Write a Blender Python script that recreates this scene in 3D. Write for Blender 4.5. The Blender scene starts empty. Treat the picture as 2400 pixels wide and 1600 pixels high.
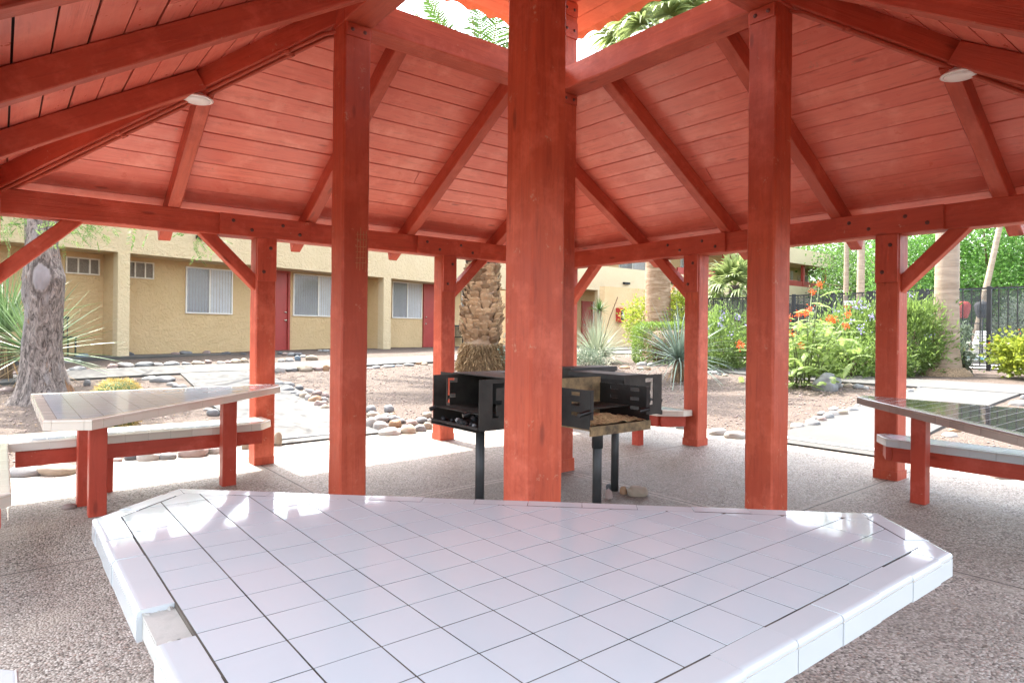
import bpy, math, random
import numpy as np
from mathutils import Vector, Matrix, noise as mnoise
random.seed(7); RNG = np.random.default_rng(7)
scene = bpy.context.scene
COL = scene.collection
PI = math.pi

# ------------------------------------------------------------------ camera frame (metres, photo pixels 2400 x 1600)
CAM = np.array([-2.8906, -3.2225, 1.2329]); YAW, ROLL, FPX, SHY = 0.8993, 0.0108, 1509.93, -22.47
def cam_axes():
    c, s = math.cos(YAW), math.sin(YAW)
    fwd = np.array([c, s, 0.]); rt = np.array([s, -c, 0.]); up = np.array([0, 0, 1.])
    cr, sr = math.cos(ROLL), math.sin(ROLL)
    return fwd, rt*cr + up*sr, up*cr - rt*sr
FWD, RT, UP = cam_axes()
def ray(px, py): return FWD + RT*(px-1200)/FPX - UP*(py-800-SHY)/FPX
def dep(px, py, d): return CAM + d*ray(px, py)
def H(x, y):
    """height of the ground: the patio lies lowest, the garden rises gently around it"""
    e = max(abs(x), abs(y)) - 3.95
    b = .017*max(-4, min(4, x))
    if e > 0: b += .6*(1-math.exp(-e/5))
    return b
def at(px, py):
    """the ground point seen at a photo pixel, and its depth"""
    r = ray(px, py); t = 1.0
    while t < 80:
        P = CAM + t*r
        if P[2] <= H(P[0], P[1]): break
        t += .02
    return P, t

# ------------------------------------------------------------------ materials
MATS = {}
class NT:
    def __init__(s, name):
        s.m = bpy.data.materials.new(name); s.m.use_nodes = True
        s.t = s.m.node_tree; s.n = s.t.nodes; s.l = s.t.links
        s.b = s.n['Principled BSDF']; MATS[name] = s.m
    def add(s, typ, **k):
        nd = s.n.new(typ)
        for a, v in k.items():
            if a.startswith('i_'):
                key = a[2:]
                nd.inputs[int(key) if key.isdigit() else key.replace('_', ' ')].default_value = v
            else: setattr(nd, a, v)
        return nd
    def link(s, a, b): s.l.new(a, b)
    def coord(s, kind='Object', scale=(1, 1, 1)):
        tc = s.add('ShaderNodeTexCoord'); mp = s.add('ShaderNodeMapping')
        mp.inputs['Scale'].default_value = scale
        s.link(tc.outputs[kind], mp.inputs['Vector']); return mp.outputs['Vector']
    def noise(s, vec, scale, detail=4, rough=.55, dist=0.):
        nd = s.add('ShaderNodeTexNoise'); nd.inputs['Scale'].default_value = scale
        nd.inputs['Detail'].default_value = detail; nd.inputs['Roughness'].default_value = rough
        nd.inputs['Distortion'].default_value = dist
        s.link(vec, nd.inputs['Vector']); return nd.outputs['Fac']
    def voro(s, vec, scale, feature='F1'):
        nd = s.add('ShaderNodeTexVoronoi', feature=feature); nd.inputs['Scale'].default_value = scale
        s.link(vec, nd.inputs['Vector']); return nd
    def ramp(s, fac, stops, interp='LINEAR'):
        nd = s.add('ShaderNodeValToRGB'); cr = nd.color_ramp; cr.interpolation = interp
        while len(cr.elements) < len(stops): cr.elements.new(.5)
        for e, (p, c) in zip(cr.elements, stops):
            e.position = p; e.color = (c, c, c, 1) if not isinstance(c, tuple) else (*c, 1)
        s.link(fac, nd.inputs['Fac']); return nd.outputs['Color']
    def mix(s, fac, a, b, mode='MIX'):
        nd = s.add('ShaderNodeMix', data_type='RGBA', blend_type=mode)
        for sock, v in ((nd.inputs[0], fac), (nd.inputs[6], a), (nd.inputs[7], b)):
            if isinstance(v, (int, float)): sock.default_value = v
            elif isinstance(v, tuple): sock.default_value = (*v, 1)
            else: s.link(v, sock)
        return nd.outputs[2]
    def math(s, op, a, b=None):
        nd = s.add('ShaderNodeMath', operation=op)
        for i, v in enumerate((a, b)):
            if v is None: continue
            if isinstance(v, (int, float)): nd.inputs[i].default_value = v
            else: s.link(v, nd.inputs[i])
        return nd.outputs[0]
    def bump(s, h, strength=.3, dist=.01, prev=None):
        nd = s.add('ShaderNodeBump'); nd.inputs['Strength'].default_value = strength
        nd.inputs['Distance'].default_value = dist; s.link(h, nd.inputs['Height'])
        if prev is not None: s.link(prev, nd.inputs['Normal'])
        s.link(nd.outputs['Normal'], s.b.inputs['Normal']); return nd.outputs['Normal']
    def col(s, c):
        if isinstance(c, tuple): s.b.inputs['Base Color'].default_value = (*c, 1)
        else: s.link(c, s.b.inputs['Base Color'])
    def rough(s, r):
        if isinstance(r, (int, float)): s.b.inputs['Roughness'].default_value = r
        else: s.link(r, s.b.inputs['Roughness'])

def mat_wood(name, base, dark, pale, wear=.0, rough=.42, grain=1.0):
    """painted timber; UV u runs along the grain (metres)"""
    m = NT(name)
    uv = m.add('ShaderNodeUVMap').outputs['UV']
    mp = m.add('ShaderNodeMapping'); mp.inputs['Scale'].default_value = (1.2, 26, 1); m.link(uv, mp.inputs['Vector'])
    mp2 = m.add('ShaderNodeMapping'); mp2.inputs['Scale'].default_value = (3, 110, 1); m.link(uv, mp2.inputs['Vector'])
    mp3 = m.add('ShaderNodeMapping'); mp3.inputs['Scale'].default_value = (1.6, 5.5, 1); m.link(uv, mp3.inputs['Vector'])
    g = m.noise(mp.outputs[0], 1.0, 6, .6, .7); g2 = m.noise(mp2.outputs[0], 1.0, 3, .6, .4)
    big = m.noise(uv, 1.4, 3); mid = m.noise(uv, 9, 4, .65)
    at_ = m.add('ShaderNodeAttribute', attribute_name='tint')
    kn = m.voro(mp3.outputs[0], 1.0); knot = m.ramp(kn.outputs['Distance'], [(0, 1.), (.05, .85), (.10, 0.)])
    c = m.mix(m.ramp(big, [(.3, 0.), (.72, 1.)]), base, dark)
    c = m.mix(m.ramp(g, [(.40, 0.), (.70, .75)]), c, dark)
    mp4 = m.add('ShaderNodeMapping'); mp4.inputs['Scale'].default_value = (5, 34, 1); m.link(uv, mp4.inputs['Vector'])
    st = m.noise(mp4.outputs[0], 1.0, 5, .65, .5)
    c = m.mix(m.ramp(st, [(.52, 0.), (.72, .5)]), c, tuple(v*.62 for v in dark))
    c = m.mix(m.ramp(m.noise(uv, 3.2, 5, .7), [(.50, 0.), (.70, .55)]), c, tuple(min(1, v*1.25+.06) for v in base))
    c = m.mix(m.ramp(at_.outputs['Fac'], [(0, 0.), (1, .5)]), c, dark)
    c = m.mix(m.math('MULTIPLY', knot, .75), c, tuple(v*.5 for v in dark))
    if wear > 0:
        sc = m.math('MULTIPLY', m.ramp(mid, [(.68-wear*.07, 0.), (.72-wear*.07, 1.)]), m.ramp(m.noise(uv, 55, 3, .7), [(.5, 0.), (.62, 1.)]))
        c = m.mix(m.math('MULTIPLY', sc, .9), c, pale)
    m.col(c)
    m.rough(m.math('ADD', m.math('MULTIPLY', mid, .22), rough-.11))
    m.b.inputs['Specular IOR Level'].default_value = .34
    h = m.math('ADD', m.math('MULTIPLY', g, .8), m.math('MULTIPLY', g2, .35*grain))
    h = m.math('SUBTRACT', h, m.math('MULTIPLY', knot, .5))
    m.bump(h, .5*grain, .006)
    return m.m
RED, REDD, PALE = (.40, .062, .040), (.26, .034, .021), (.52, .24, .15)
mat_wood('red_post_paint', (.60, .118, .052), (.39, .060, .028), PALE, wear=1.0, rough=.5, grain=1.2)
mat_wood('red_beam_paint', (.62, .122, .060), (.42, .068, .036), PALE, wear=.5, rough=.5, grain=1.5)
mat_wood('red_board_paint', (.90, .285, .20), (.73, .165, .112), PALE, wear=.5, rough=.31, grain=1.0)
mat_wood('lantern_board_paint', (.50, .20, .13), (.42, .13, .08), PALE, wear=.2, rough=.45, grain=.8)
mat_wood('red_leg_paint', (.50, .072, .036), (.40, .052, .027), PALE, wear=.3, rough=.45, grain=.6)

def mat_simple(name, c, rough=.5, var=.15, scale=6., bump=0., bscale=40., metal=0., dist=.004, spec=.5):
    m = NT(name); v = m.coord()
    n = m.noise(v, scale, 5, .6)
    m.col(m.mix(m.ramp(n, [(.3, 0.), (.7, 1.)]), tuple(x*(1-var) for x in c), tuple(min(1, x*(1+var)) for x in c)))
    m.rough(rough); m.b.inputs['Metallic'].default_value = metal; m.b.inputs['Specular IOR Level'].default_value = spec
    if bump: m.bump(m.noise(v, bscale, 4, .6), bump, dist)
    return m.m
def mat_tile(name, c, c2, rough):
    m = NT(name); at_ = m.add('ShaderNodeAttribute', attribute_name='tint')
    v = m.coord(); n = m.noise(v, 7, 4)
    cc = m.mix(at_.outputs['Fac'], c, c2)
    grime = m.ramp(m.noise(v, 3.1, 6, .7), [(.5, 0.), (.85, .16)])
    m.col(m.mix(grime, cc, tuple(x*.72 for x in c2)))
    m.rough(m.math('ADD', m.math('MULTIPLY', n, .05), rough-.025))
    m.bump(m.noise(v, 9, 2), .05, .002)
    m.b.inputs['Specular IOR Level'].default_value = .55
    return m.m
mat_tile('white_tile', (.52, .575, .60), (.50, .555, .585), .05)
mat_tile('white_edge_tile', (.535, .575, .59), (.515, .555, .57), .06)
mat_tile('cream_edge_tile', (.66, .61, .53), (.60, .55, .47), .09)
mat_tile('charcoal_tile', (.15, .155, .15), (.19, .19, .18), .05)
mat_tile('taupe_edge_tile', (.29, .245, .22), (.23, .195, .175), .2)
mat_tile('blue_white_tile', (.60, .66, .74), (.55, .61, .70), .14)
def mat_grout(name, a, b):
    m = NT(name); v = m.coord(); n = m.noise(v, 5, 5, .7)
    m.col(m.mix(m.ramp(n, [(.42, 0.), (.58, 1.)]), a, b)); m.rough(.9)
    m.bump(m.noise(v, 120, 3), .3, .002); return m.m
mat_grout('grout', (.03, .025, .02), (.10, .082, .065))
mat_grout('pale_grout', (.74, .74, .72), (.62, .62, .60))
mat_grout('beige_grout', (.50, .40, .28), (.60, .50, .38))
mat_grout('mortar', (.34, .34, .31), (.46, .45, .41))
mat_simple('black_steel', (.020, .019, .018), .5, .4, 9, .25, 60, .3)
mat_simple('sooty_steel', (.035, .031, .026), .62, .5, 7, .3, 50, .2)
mat_simple('iron_pipe', (.045, .047, .048), .5, .3, 5, .1, 40, .4)
m = NT('ashy_steel'); v = m.coord()
m.col(m.mix(m.ramp(m.noise(v, 6, 6, .7), [(.35, 0.), (.62, 1.)]), (.05, .036, .022), (.30, .21, .10))); m.rough(.7)
m.bump(m.noise(v, 90, 4), .3, .003)
m = NT('ash'); v = m.coord()
m.col(m.mix(m.ramp(m.noise(v, 60, 5, .7), [(.35, 0.), (.65, 1.)]), (.22, .16, .06), (.62, .51, .27))); m.rough(.95); m.bump(m.noise(v, 80, 4), .8, .01)
mat_simple('charcoal', (.03, .03, .032), .8, .6, 20, .5, 50)
mat_simple('pale_ember', (.30, .30, .30), .9, .4, 20, .5, 50)
mat_simple('black_grip', (.012, .012, .013), .35, .2)
mat_simple('white_plastic', (.90, .89, .85), .3, .03)
mat_simple('lamp_lens', (.88, .87, .83), .25, .03)
mat_simple('bolt_iron', (.11, .035, .025), .5, .3)
mat_simple('scratched_wood', (.46, .20, .09), .8, .3, 60)
mat_simple('drain_steel', (.36, .38, .40), .35, .2, 20, 0, 40, .7)
mat_simple('dark_gap', (.08, .075, .07), .9, .2)
mat_simple('underlay', (.045, .018, .014), .9, .3)
m = NT('roof_tile_clay'); v = m.coord(); m.rough(.7)
m.col(m.mix(m.ramp(m.noise(v, 3, 5), [(.35, 0.), (.65, 1.)]), (.36, .13, .075), (.44, .19, .11))); m.bump(m.noise(v, 40, 4), .2, .004)

m = NT('aggregate'); v = m.coord()
vv = m.voro(v, 100); cell = m.add('ShaderNodeSeparateColor'); m.link(vv.outputs['Color'], cell.inputs[0])
peb = m.ramp(cell.outputs[0], [(0, (.045, .038, .032)), (.18, (.10, .084, .07)), (.30, (.29, .26, .225)), (.6, (.42, .385, .335)), (.88, (.62, .59, .54)), (1, (.30, .19, .14))])
mort = m.ramp(vv.outputs['Distance'], [(.45, 0.), (.75, .8)])
cc = m.mix(mort, peb, (.20, .18, .155))
big = m.ramp(m.noise(v, .9, 5, .65), [(.35, 0.), (.7, .55)])
cc = m.mix(big, cc, (.24, .21, .175))
worn = m.ramp(m.noise(v, 2.3, 5, .7), [(.52, 0.), (.68, .6)])
cc = m.mix(worn, cc, (.39, .35, .295))
sep = m.add('ShaderNodeSeparateXYZ'); m.link(v, sep.inputs[0])
jx = m.math('LESS_THAN', m.math('ABSOLUTE', m.math('SUBTRACT', m.math('ABSOLUTE', sep.outputs[0]), 1.0)), .006)
jy = m.math('LESS_THAN', m.math('ABSOLUTE', m.math('SUBTRACT', m.math('ABSOLUTE', sep.outputs[1]), 1.0)), .006)
jj = m.math('MAXIMUM', jx, jy)
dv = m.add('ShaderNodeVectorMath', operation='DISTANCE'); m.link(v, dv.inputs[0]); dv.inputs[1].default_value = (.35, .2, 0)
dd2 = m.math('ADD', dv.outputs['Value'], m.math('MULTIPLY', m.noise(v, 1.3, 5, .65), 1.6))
centre_shade = m.math('MULTIPLY', m.math('SUBTRACT', 1.0, m.math('MINIMUM', 1.0, m.math('MAXIMUM', m.math('DIVIDE', m.math('SUBTRACT', dd2, 1.5), 1.9), 0.0))), .78)  # dimmer light under mid-roof painted into the patio colour, darkest around the grills
cc = m.mix(centre_shade, cc, (.10, .082, .066))
jsx = m.math('LESS_THAN', m.math('ABSOLUTE', m.math('SUBTRACT', m.math('ABSOLUTE', sep.outputs[0]), 1.0)), .045)
jsy = m.math('LESS_THAN', m.math('ABSOLUTE', m.math('SUBTRACT', m.math('ABSOLUTE', sep.outputs[1]), 1.0)), .045)
cc = m.mix(m.math('MULTIPLY', m.math('MAXIMUM', jsx, jsy), .55), cc, (.30, .265, .225))
cc = m.mix(m.math('MULTIPLY', jj, .9), cc, (.035, .03, .025))
m.col(cc); m.rough(m.ramp(cell.outputs[1], [(0, .38), (1, .75)]))
hh = m.math('SUBTRACT', m.math('SUBTRACT', 1.0, vv.outputs['Distance']), m.math('MULTIPLY', jj, 2.0))
m.bump(hh, .75, .006)

m = NT('concrete'); v = m.coord()
c = m.mix(m.ramp(m.noise(v, 1.1, 6, .7), [(.35, 0.), (.7, 1.)]), (.086, .084, .079), (.068, .066, .061))
c = m.mix(m.ramp(m.noise(v, 45, 4, .7), [(.4, 0.), (.8, .35)]), c, (.06, .056, .05))
c = m.mix(m.ramp(m.noise(v, 4.5, 7, .75), [(.56, 0.), (.72, .3)]), c, (.09, .08, .066))
sep = m.add('ShaderNodeSeparateXYZ'); m.link(v, sep.inputs[0])
def joint(ax, per):
    f = m.math('FRACT', m.math('ADD', m.math('DIVIDE', sep.outputs[ax], per), 40.37))
    return m.math('LESS_THAN', f, .009/per)
c = m.mix(m.math('MULTIPLY', m.math('MAXIMUM', joint(0, 1.9), joint(1, 1.9)), .7), c, (.10, .09, .08))
m.col(c); m.rough(.85); m.bump(m.noise(v, 160, 4), .2, .003)

m = NT('gravel'); v = m.coord()
vv = m.voro(v, 42); cell = m.add('ShaderNodeSeparateColor'); m.link(vv.outputs['Color'], cell.inputs[0])
v3 = m.voro(v, 105); cell3 = m.add('ShaderNodeSeparateColor'); m.link(v3.outputs['Color'], cell3.inputs[0])
c = m.ramp(cell.outputs[0], [(0, (.035, .023, .018)), (.3, (.068, .044, .033)), (.6, (.095, .066, .05)), (.85, (.145, .11, .087)), (1, (.06, .043, .038))])
c2 = m.ramp(cell3.outputs[0], [(0, (.04, .026, .02)), (.5, (.09, .064, .049)), (1, (.15, .115, .092))])
c = m.mix(m.ramp(m.noise(v, 6, 4), [(.4, 0.), (.6, .9)]), c, c2)
c = m.mix(m.ramp(m.noise(v, .55, 5, .65), [(.4, 0.), (.65, .5)]), c, (.09, .065, .048))
c = m.mix(m.ramp(m.noise(v, 1.6, 6, .75), [(.56, 0.), (.7, .5)]), c, (.06, .042, .033))
m.col(c); m.rough(.9)
nb = m.bump(m.math('SUBTRACT', 1.0, vv.outputs['Distance']), .9, .018); m.bump(m.math('SUBTRACT', 1.0, v3.outputs['Distance']), .5, .006, nb)
mat_simple('deck_concrete', (.26, .25, .235), .85, .12, 1.2, .15, 60)

def mat_rock(name, a, b, c3):
    m = NT(name); v = m.coord()
    c = m.mix(m.ramp(m.noise(v, 7, 5, .6, .8), [(.35, 0.), (.65, 1.)]), a, b)
    c = m.mix(m.ramp(m.noise(v, 28, 5, .7), [(.55, 0.), (.75, .5)]), c, c3)
    m.col(c); m.rough(.72); m.bump(m.noise(v, 30, 5, .65), .35, .006)
mat_rock('rock_grey', (0.142, 0.146, 0.148), (0.190, 0.190, 0.187), (0.090, 0.090, 0.095))
mat_rock('rock_pale', (0.264, 0.248, 0.227), (0.306, 0.293, 0.274), (0.190, 0.174, 0.153))
mat_rock('rock_tan', (0.238, 0.190, 0.138), (0.274, 0.227, 0.174), (0.153, 0.111, 0.074))
mat_rock('rock_pink', (0.232, 0.169, 0.148), (0.264, 0.206, 0.185), (0.158, 0.106, 0.090))
mat_rock('rock_dark', (0.063, 0.066, 0.071), (0.095, 0.095, 0.100), (0.042, 0.042, 0.045))
mat_rock('rock_orange', (0.238, 0.132, 0.069), (0.274, 0.174, 0.100), (0.148, 0.079, 0.042))
mat_rock('rock_blue', (0.100, 0.138, 0.174), (0.142, 0.179, 0.217), (0.069, 0.090, 0.116))

def mat_stucco(name, a, b, strength):
    m = NT(name); v = m.coord()
    c = m.mix(m.ramp(m.noise(v, .7, 6, .65), [(.3, 0.), (.7, 1.)]), a, b)
    c = m.mix(m.ramp(m.noise(v, 5, 6, .75), [(.55, 0.), (.8, .22)]), c, tuple(x*.66 for x in a))
    m.col(c); m.rough(.9)
    lace = m.ramp(m.noise(v, 7, 5, .55, 1.6), [(.42, 0.), (.56, 1.)])
    nb = m.bump(lace, strength, .03); m.bump(m.noise(v, 55, 4), .3, .006, nb)
mat_stucco('stucco_cream', (.60, .485, .30), (.65, .535, .35), .5)
mat_stucco('stucco_tan', (.56, .405, .215), (.62, .46, .26), .5)
mat_stucco('stucco_pale', (.60, .49, .31), (.65, .545, .36), .25)
mat_simple('red_door_paint', (.33, .036, .032), .4, .1, 3)
mat_simple('scar_wood', (.20, .18, .175), .9, .5, 9, .8, 25, 0., .02)
mat_simple('red_trim_paint', (.33, .045, .035), .5, .15, 3)
mat_simple('white_frame', (.72, .70, .64), .45, .06)
mat_simple('blind', (.78, .79, .80), .6, .06)
mat_simple('dark_interior', (.02, .02, .022), .8, .2)
mat_simple('ac_metal', (.66, .62, .53), .5, .15, 8)
mat_simple('ac_grille', (.20, .17, .13), .6, .3, 30)
mat_simple('brass_knob', (.70, .66, .56), .25, .1, 6, 0, 40, .9)
mat_simple('black_metal', (.016, .016, .018), .45, .3)
mat_simple('cabinet_red', (.40, .03, .025), .4, .1)
mat_simple('sign_white', (.75, .75, .74), .5, .05)
mat_simple('sign_red', (.45, .05, .04), .5, .1)
mat_simple('sign_grey', (.22, .22, .24), .5, .1)
mat_simple('umbrella_black', (.018, .018, .022), .8, .2)
mat_simple('umbrella_red', (.35, .03, .025), .8, .2)
def mat_glass(name, tint, alpha):
    m = NT(name); m.b.inputs['Base Color'].default_value = (*tint, 1); m.rough(.04)
    m.b.inputs['Specular IOR Level'].default_value = .6
    tr = m.add('ShaderNodeBsdfTransparent'); mx = m.add('ShaderNodeMixShader'); mx.inputs[0].default_value = alpha
    m.link(tr.outputs[0], mx.inputs[1]); m.link(m.b.outputs[0], mx.inputs[2])
    m.link(mx.outputs[0], m.n['Material Output'].inputs['Surface'])
mat_glass('window_glass', (.14, .16, .18), .14)
mat_glass('screened_glass', (.30, .31, .33), .42)
m = NT('mesh_screen'); v = m.coord(); m.b.inputs['Base Color'].default_value = (.10, .105, .11, 1); m.rough(.6)
tr = m.add('ShaderNodeBsdfTransparent'); mx = m.add('ShaderNodeMixShader'); mx.inputs[0].default_value = .34
m.link(tr.outputs[0], mx.inputs[1]); m.link(m.b.outputs[0], mx.inputs[2]); m.link(mx.outputs[0], m.n['Material Output'].inputs['Surface'])
m = NT('pool_blue'); v = m.coord(); m.col((.08, .42, .58)); m.rough(.06); m.bump(m.noise(v, 3, 4), .25, .03)

def mat_leaf(name, a, b, trans=.35, rough=.5, tcol=None):
    m = NT(name); at_ = m.add('ShaderNodeAttribute', attribute_name='tint')
    c = m.ramp(at_.outputs['Fac'], [(0, a), (1, b)]); m.col(c); m.rough(rough)
    tl = m.add('ShaderNodeBsdfTranslucent'); mx = m.add('ShaderNodeMixShader'); mx.inputs[0].default_value = trans
    g = m.mix(.5, c, tcol or tuple(min(1, x*1.8) for x in b)); m.link(g, tl.inputs['Color'])
    m.link(m.b.outputs[0], mx.inputs[1]); m.link(tl.outputs[0], mx.inputs[2])
    m.link(mx.outputs[0], m.n['Material Output'].inputs['Surface'])
mat_leaf('leaf_bush', (0.056, 0.104, 0.022), (0.192, 0.280, 0.068), .4)
mat_leaf('leaf_hedge', (0.056, 0.096, 0.016), (0.176, 0.264, 0.048))
mat_leaf('leaf_lime', (0.104, 0.160, 0.016), (0.320, 0.368, 0.048))
mat_leaf('leaf_fern', (0.128, 0.208, 0.048), (0.288, 0.376, 0.112), .45)
mat_leaf('leaf_tree', (0.032, 0.072, 0.016), (0.104, 0.200, 0.040), .4)
mat_leaf('leaf_bright_tree', (0.048, 0.120, 0.020), (0.136, 0.288, 0.056), .45)
mat_leaf('leaf_grey', (0.088, 0.120, 0.080), (0.192, 0.240, 0.168), .25)
mat_leaf('leaf_mesquite', (0.064, 0.128, 0.028), (0.176, 0.288, 0.072), .4)
mat_leaf('blade_yucca', (0.056, 0.120, 0.040), (0.176, 0.272, 0.112), .15, .45)
mat_leaf('blade_blue', (0.104, 0.160, 0.120), (0.264, 0.336, 0.272), .15, .45)
mat_leaf('blade_grey', (0.096, 0.136, 0.072), (0.336, 0.368, 0.264), .2, .55)
mat_leaf('palm_frond', (0.024, 0.056, 0.011), (0.080, 0.152, 0.036), .22, .4)
mat_leaf('fan_frond', (0.072, 0.120, 0.032), (0.240, 0.288, 0.104), .3, .45)
mat_leaf('dry_leaf', (.12, .07, .03), (.36, .24, .12), .2, .8)
mat_leaf('white_bloom', (0.400, 0.400, 0.288), (0.600, 0.592, 0.464), .3, .7)
mat_leaf('orange_bloom', (0.496, 0.024, 0.010), (0.624, 0.112, 0.016), .4, .6)
mat_leaf('violet_bloom', (0.240, 0.208, 0.440), (0.360, 0.320, 0.560), .4, .6)
mat_simple('green_stem', (.13, .17, .06), .6, .2)
mat_simple('brown_stem', (.13, .09, .055), .8, .3, 20, .3)
mat_simple('cactus_skin', (.10, .17, .055), .6, .25, 30)
mat_simple('cactus_spine', (.62, .48, .16), .6, .2)
mat_simple('petiole', (.30, .36, .10), .5, .2)
def mat_bark(name, scar=None):
    m = NT(name); v = m.coord('Object', (1, 1, .35))
    n1 = m.noise(v, 17, 8, .75, 1.6); n2 = m.noise(m.coord('Object', (1, 1, .5)), 3.2, 5, .6, .6)
    c = m.mix(m.ramp(n1, [(.40, 0.), (.60, 1.)]), (.07, .055, .047), (.38, .32, .28))
    c = m.mix(m.ramp(n2, [(.55, 0.), (.63, .75)]), c, m.mix(n1, (.16, .145, .14), (.42, .40, .39)))
    c = m.mix(m.ramp(m.noise(v, 5, 4, .6, .5), [(.64, 0.), (.70, .8)]), c, (.33, .16, .06))
    if scar is not None:   # a healed-over limb scar, pale and smooth, ringed with dark bark
        ps = m.add('ShaderNodeMapping'); ps.inputs['Location'].default_value = (-scar[0], -scar[1], -scar[2]*.55); ps.inputs['Scale'].default_value = (1, 1, .55)
        tc = m.add('ShaderNodeTexCoord'); m.link(tc.outputs['Object'], ps.inputs['Vector']); ln = m.add('ShaderNodeVectorMath', operation='LENGTH'); m.link(ps.outputs[0], ln.inputs[0])
        dd = m.math('ADD', ln.outputs['Value'], m.math('MULTIPLY', m.math('SUBTRACT', m.noise(v, 6, 3), .5), .06))
        c = m.mix(m.ramp(dd, [(.10, 0.), (.12, .7), (.16, 0.)]), c, (.04, .03, .026))
        inn = m.ramp(dd, [(.092, 1.), (.108, 0.)]); c = m.mix(inn, c, m.mix(m.noise(v, 24, 5), (.14, .125, .12), (.26, .235, .235)))
        n1 = m.mix(inn, n1, (.62, .62, .62))
    m.col(c); m.rough(.95); nb = m.bump(n1, 1.0, .05); m.bump(m.noise(v, 40, 4), .5, .01, nb)
mat_bark('mesquite_bark')
m = NT('palm_bark'); v = m.coord('Object', (1, 1, 9))
c = m.mix(m.ramp(m.noise(v, 2.2, 5, .65, .3), [(.35, 0.), (.65, 1.)]), (.23, .17, .12), (.34, .265, .195))
c = m.mix(m.ramp(m.noise(m.coord(), 2.5, 5, .7), [(.5, 0.), (.75, .4)]), c, (.27, .235, .20))
m.col(c); m.rough(.9); m.bump(m.noise(v, 3, 6, .7), .6, .015)
m = NT('rusty_palm_bark'); v = m.coord('Object', (1, 1, 5))
c = m.mix(m.ramp(m.noise(v, 2.5, 6, .7, .3), [(.38, 0.), (.62, 1.)]), (.20, .115, .06), (.38, .27, .18))
m.col(c); m.rough(.9); m.bump(m.noise(v, 4, 6, .7), .7, .02)
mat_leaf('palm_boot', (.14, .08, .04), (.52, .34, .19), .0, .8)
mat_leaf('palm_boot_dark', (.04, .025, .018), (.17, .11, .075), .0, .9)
mat_simple('root_fibre', (.28, .20, .125), .95, .45, 35, 1.0, 60, 0., .03)

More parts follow.
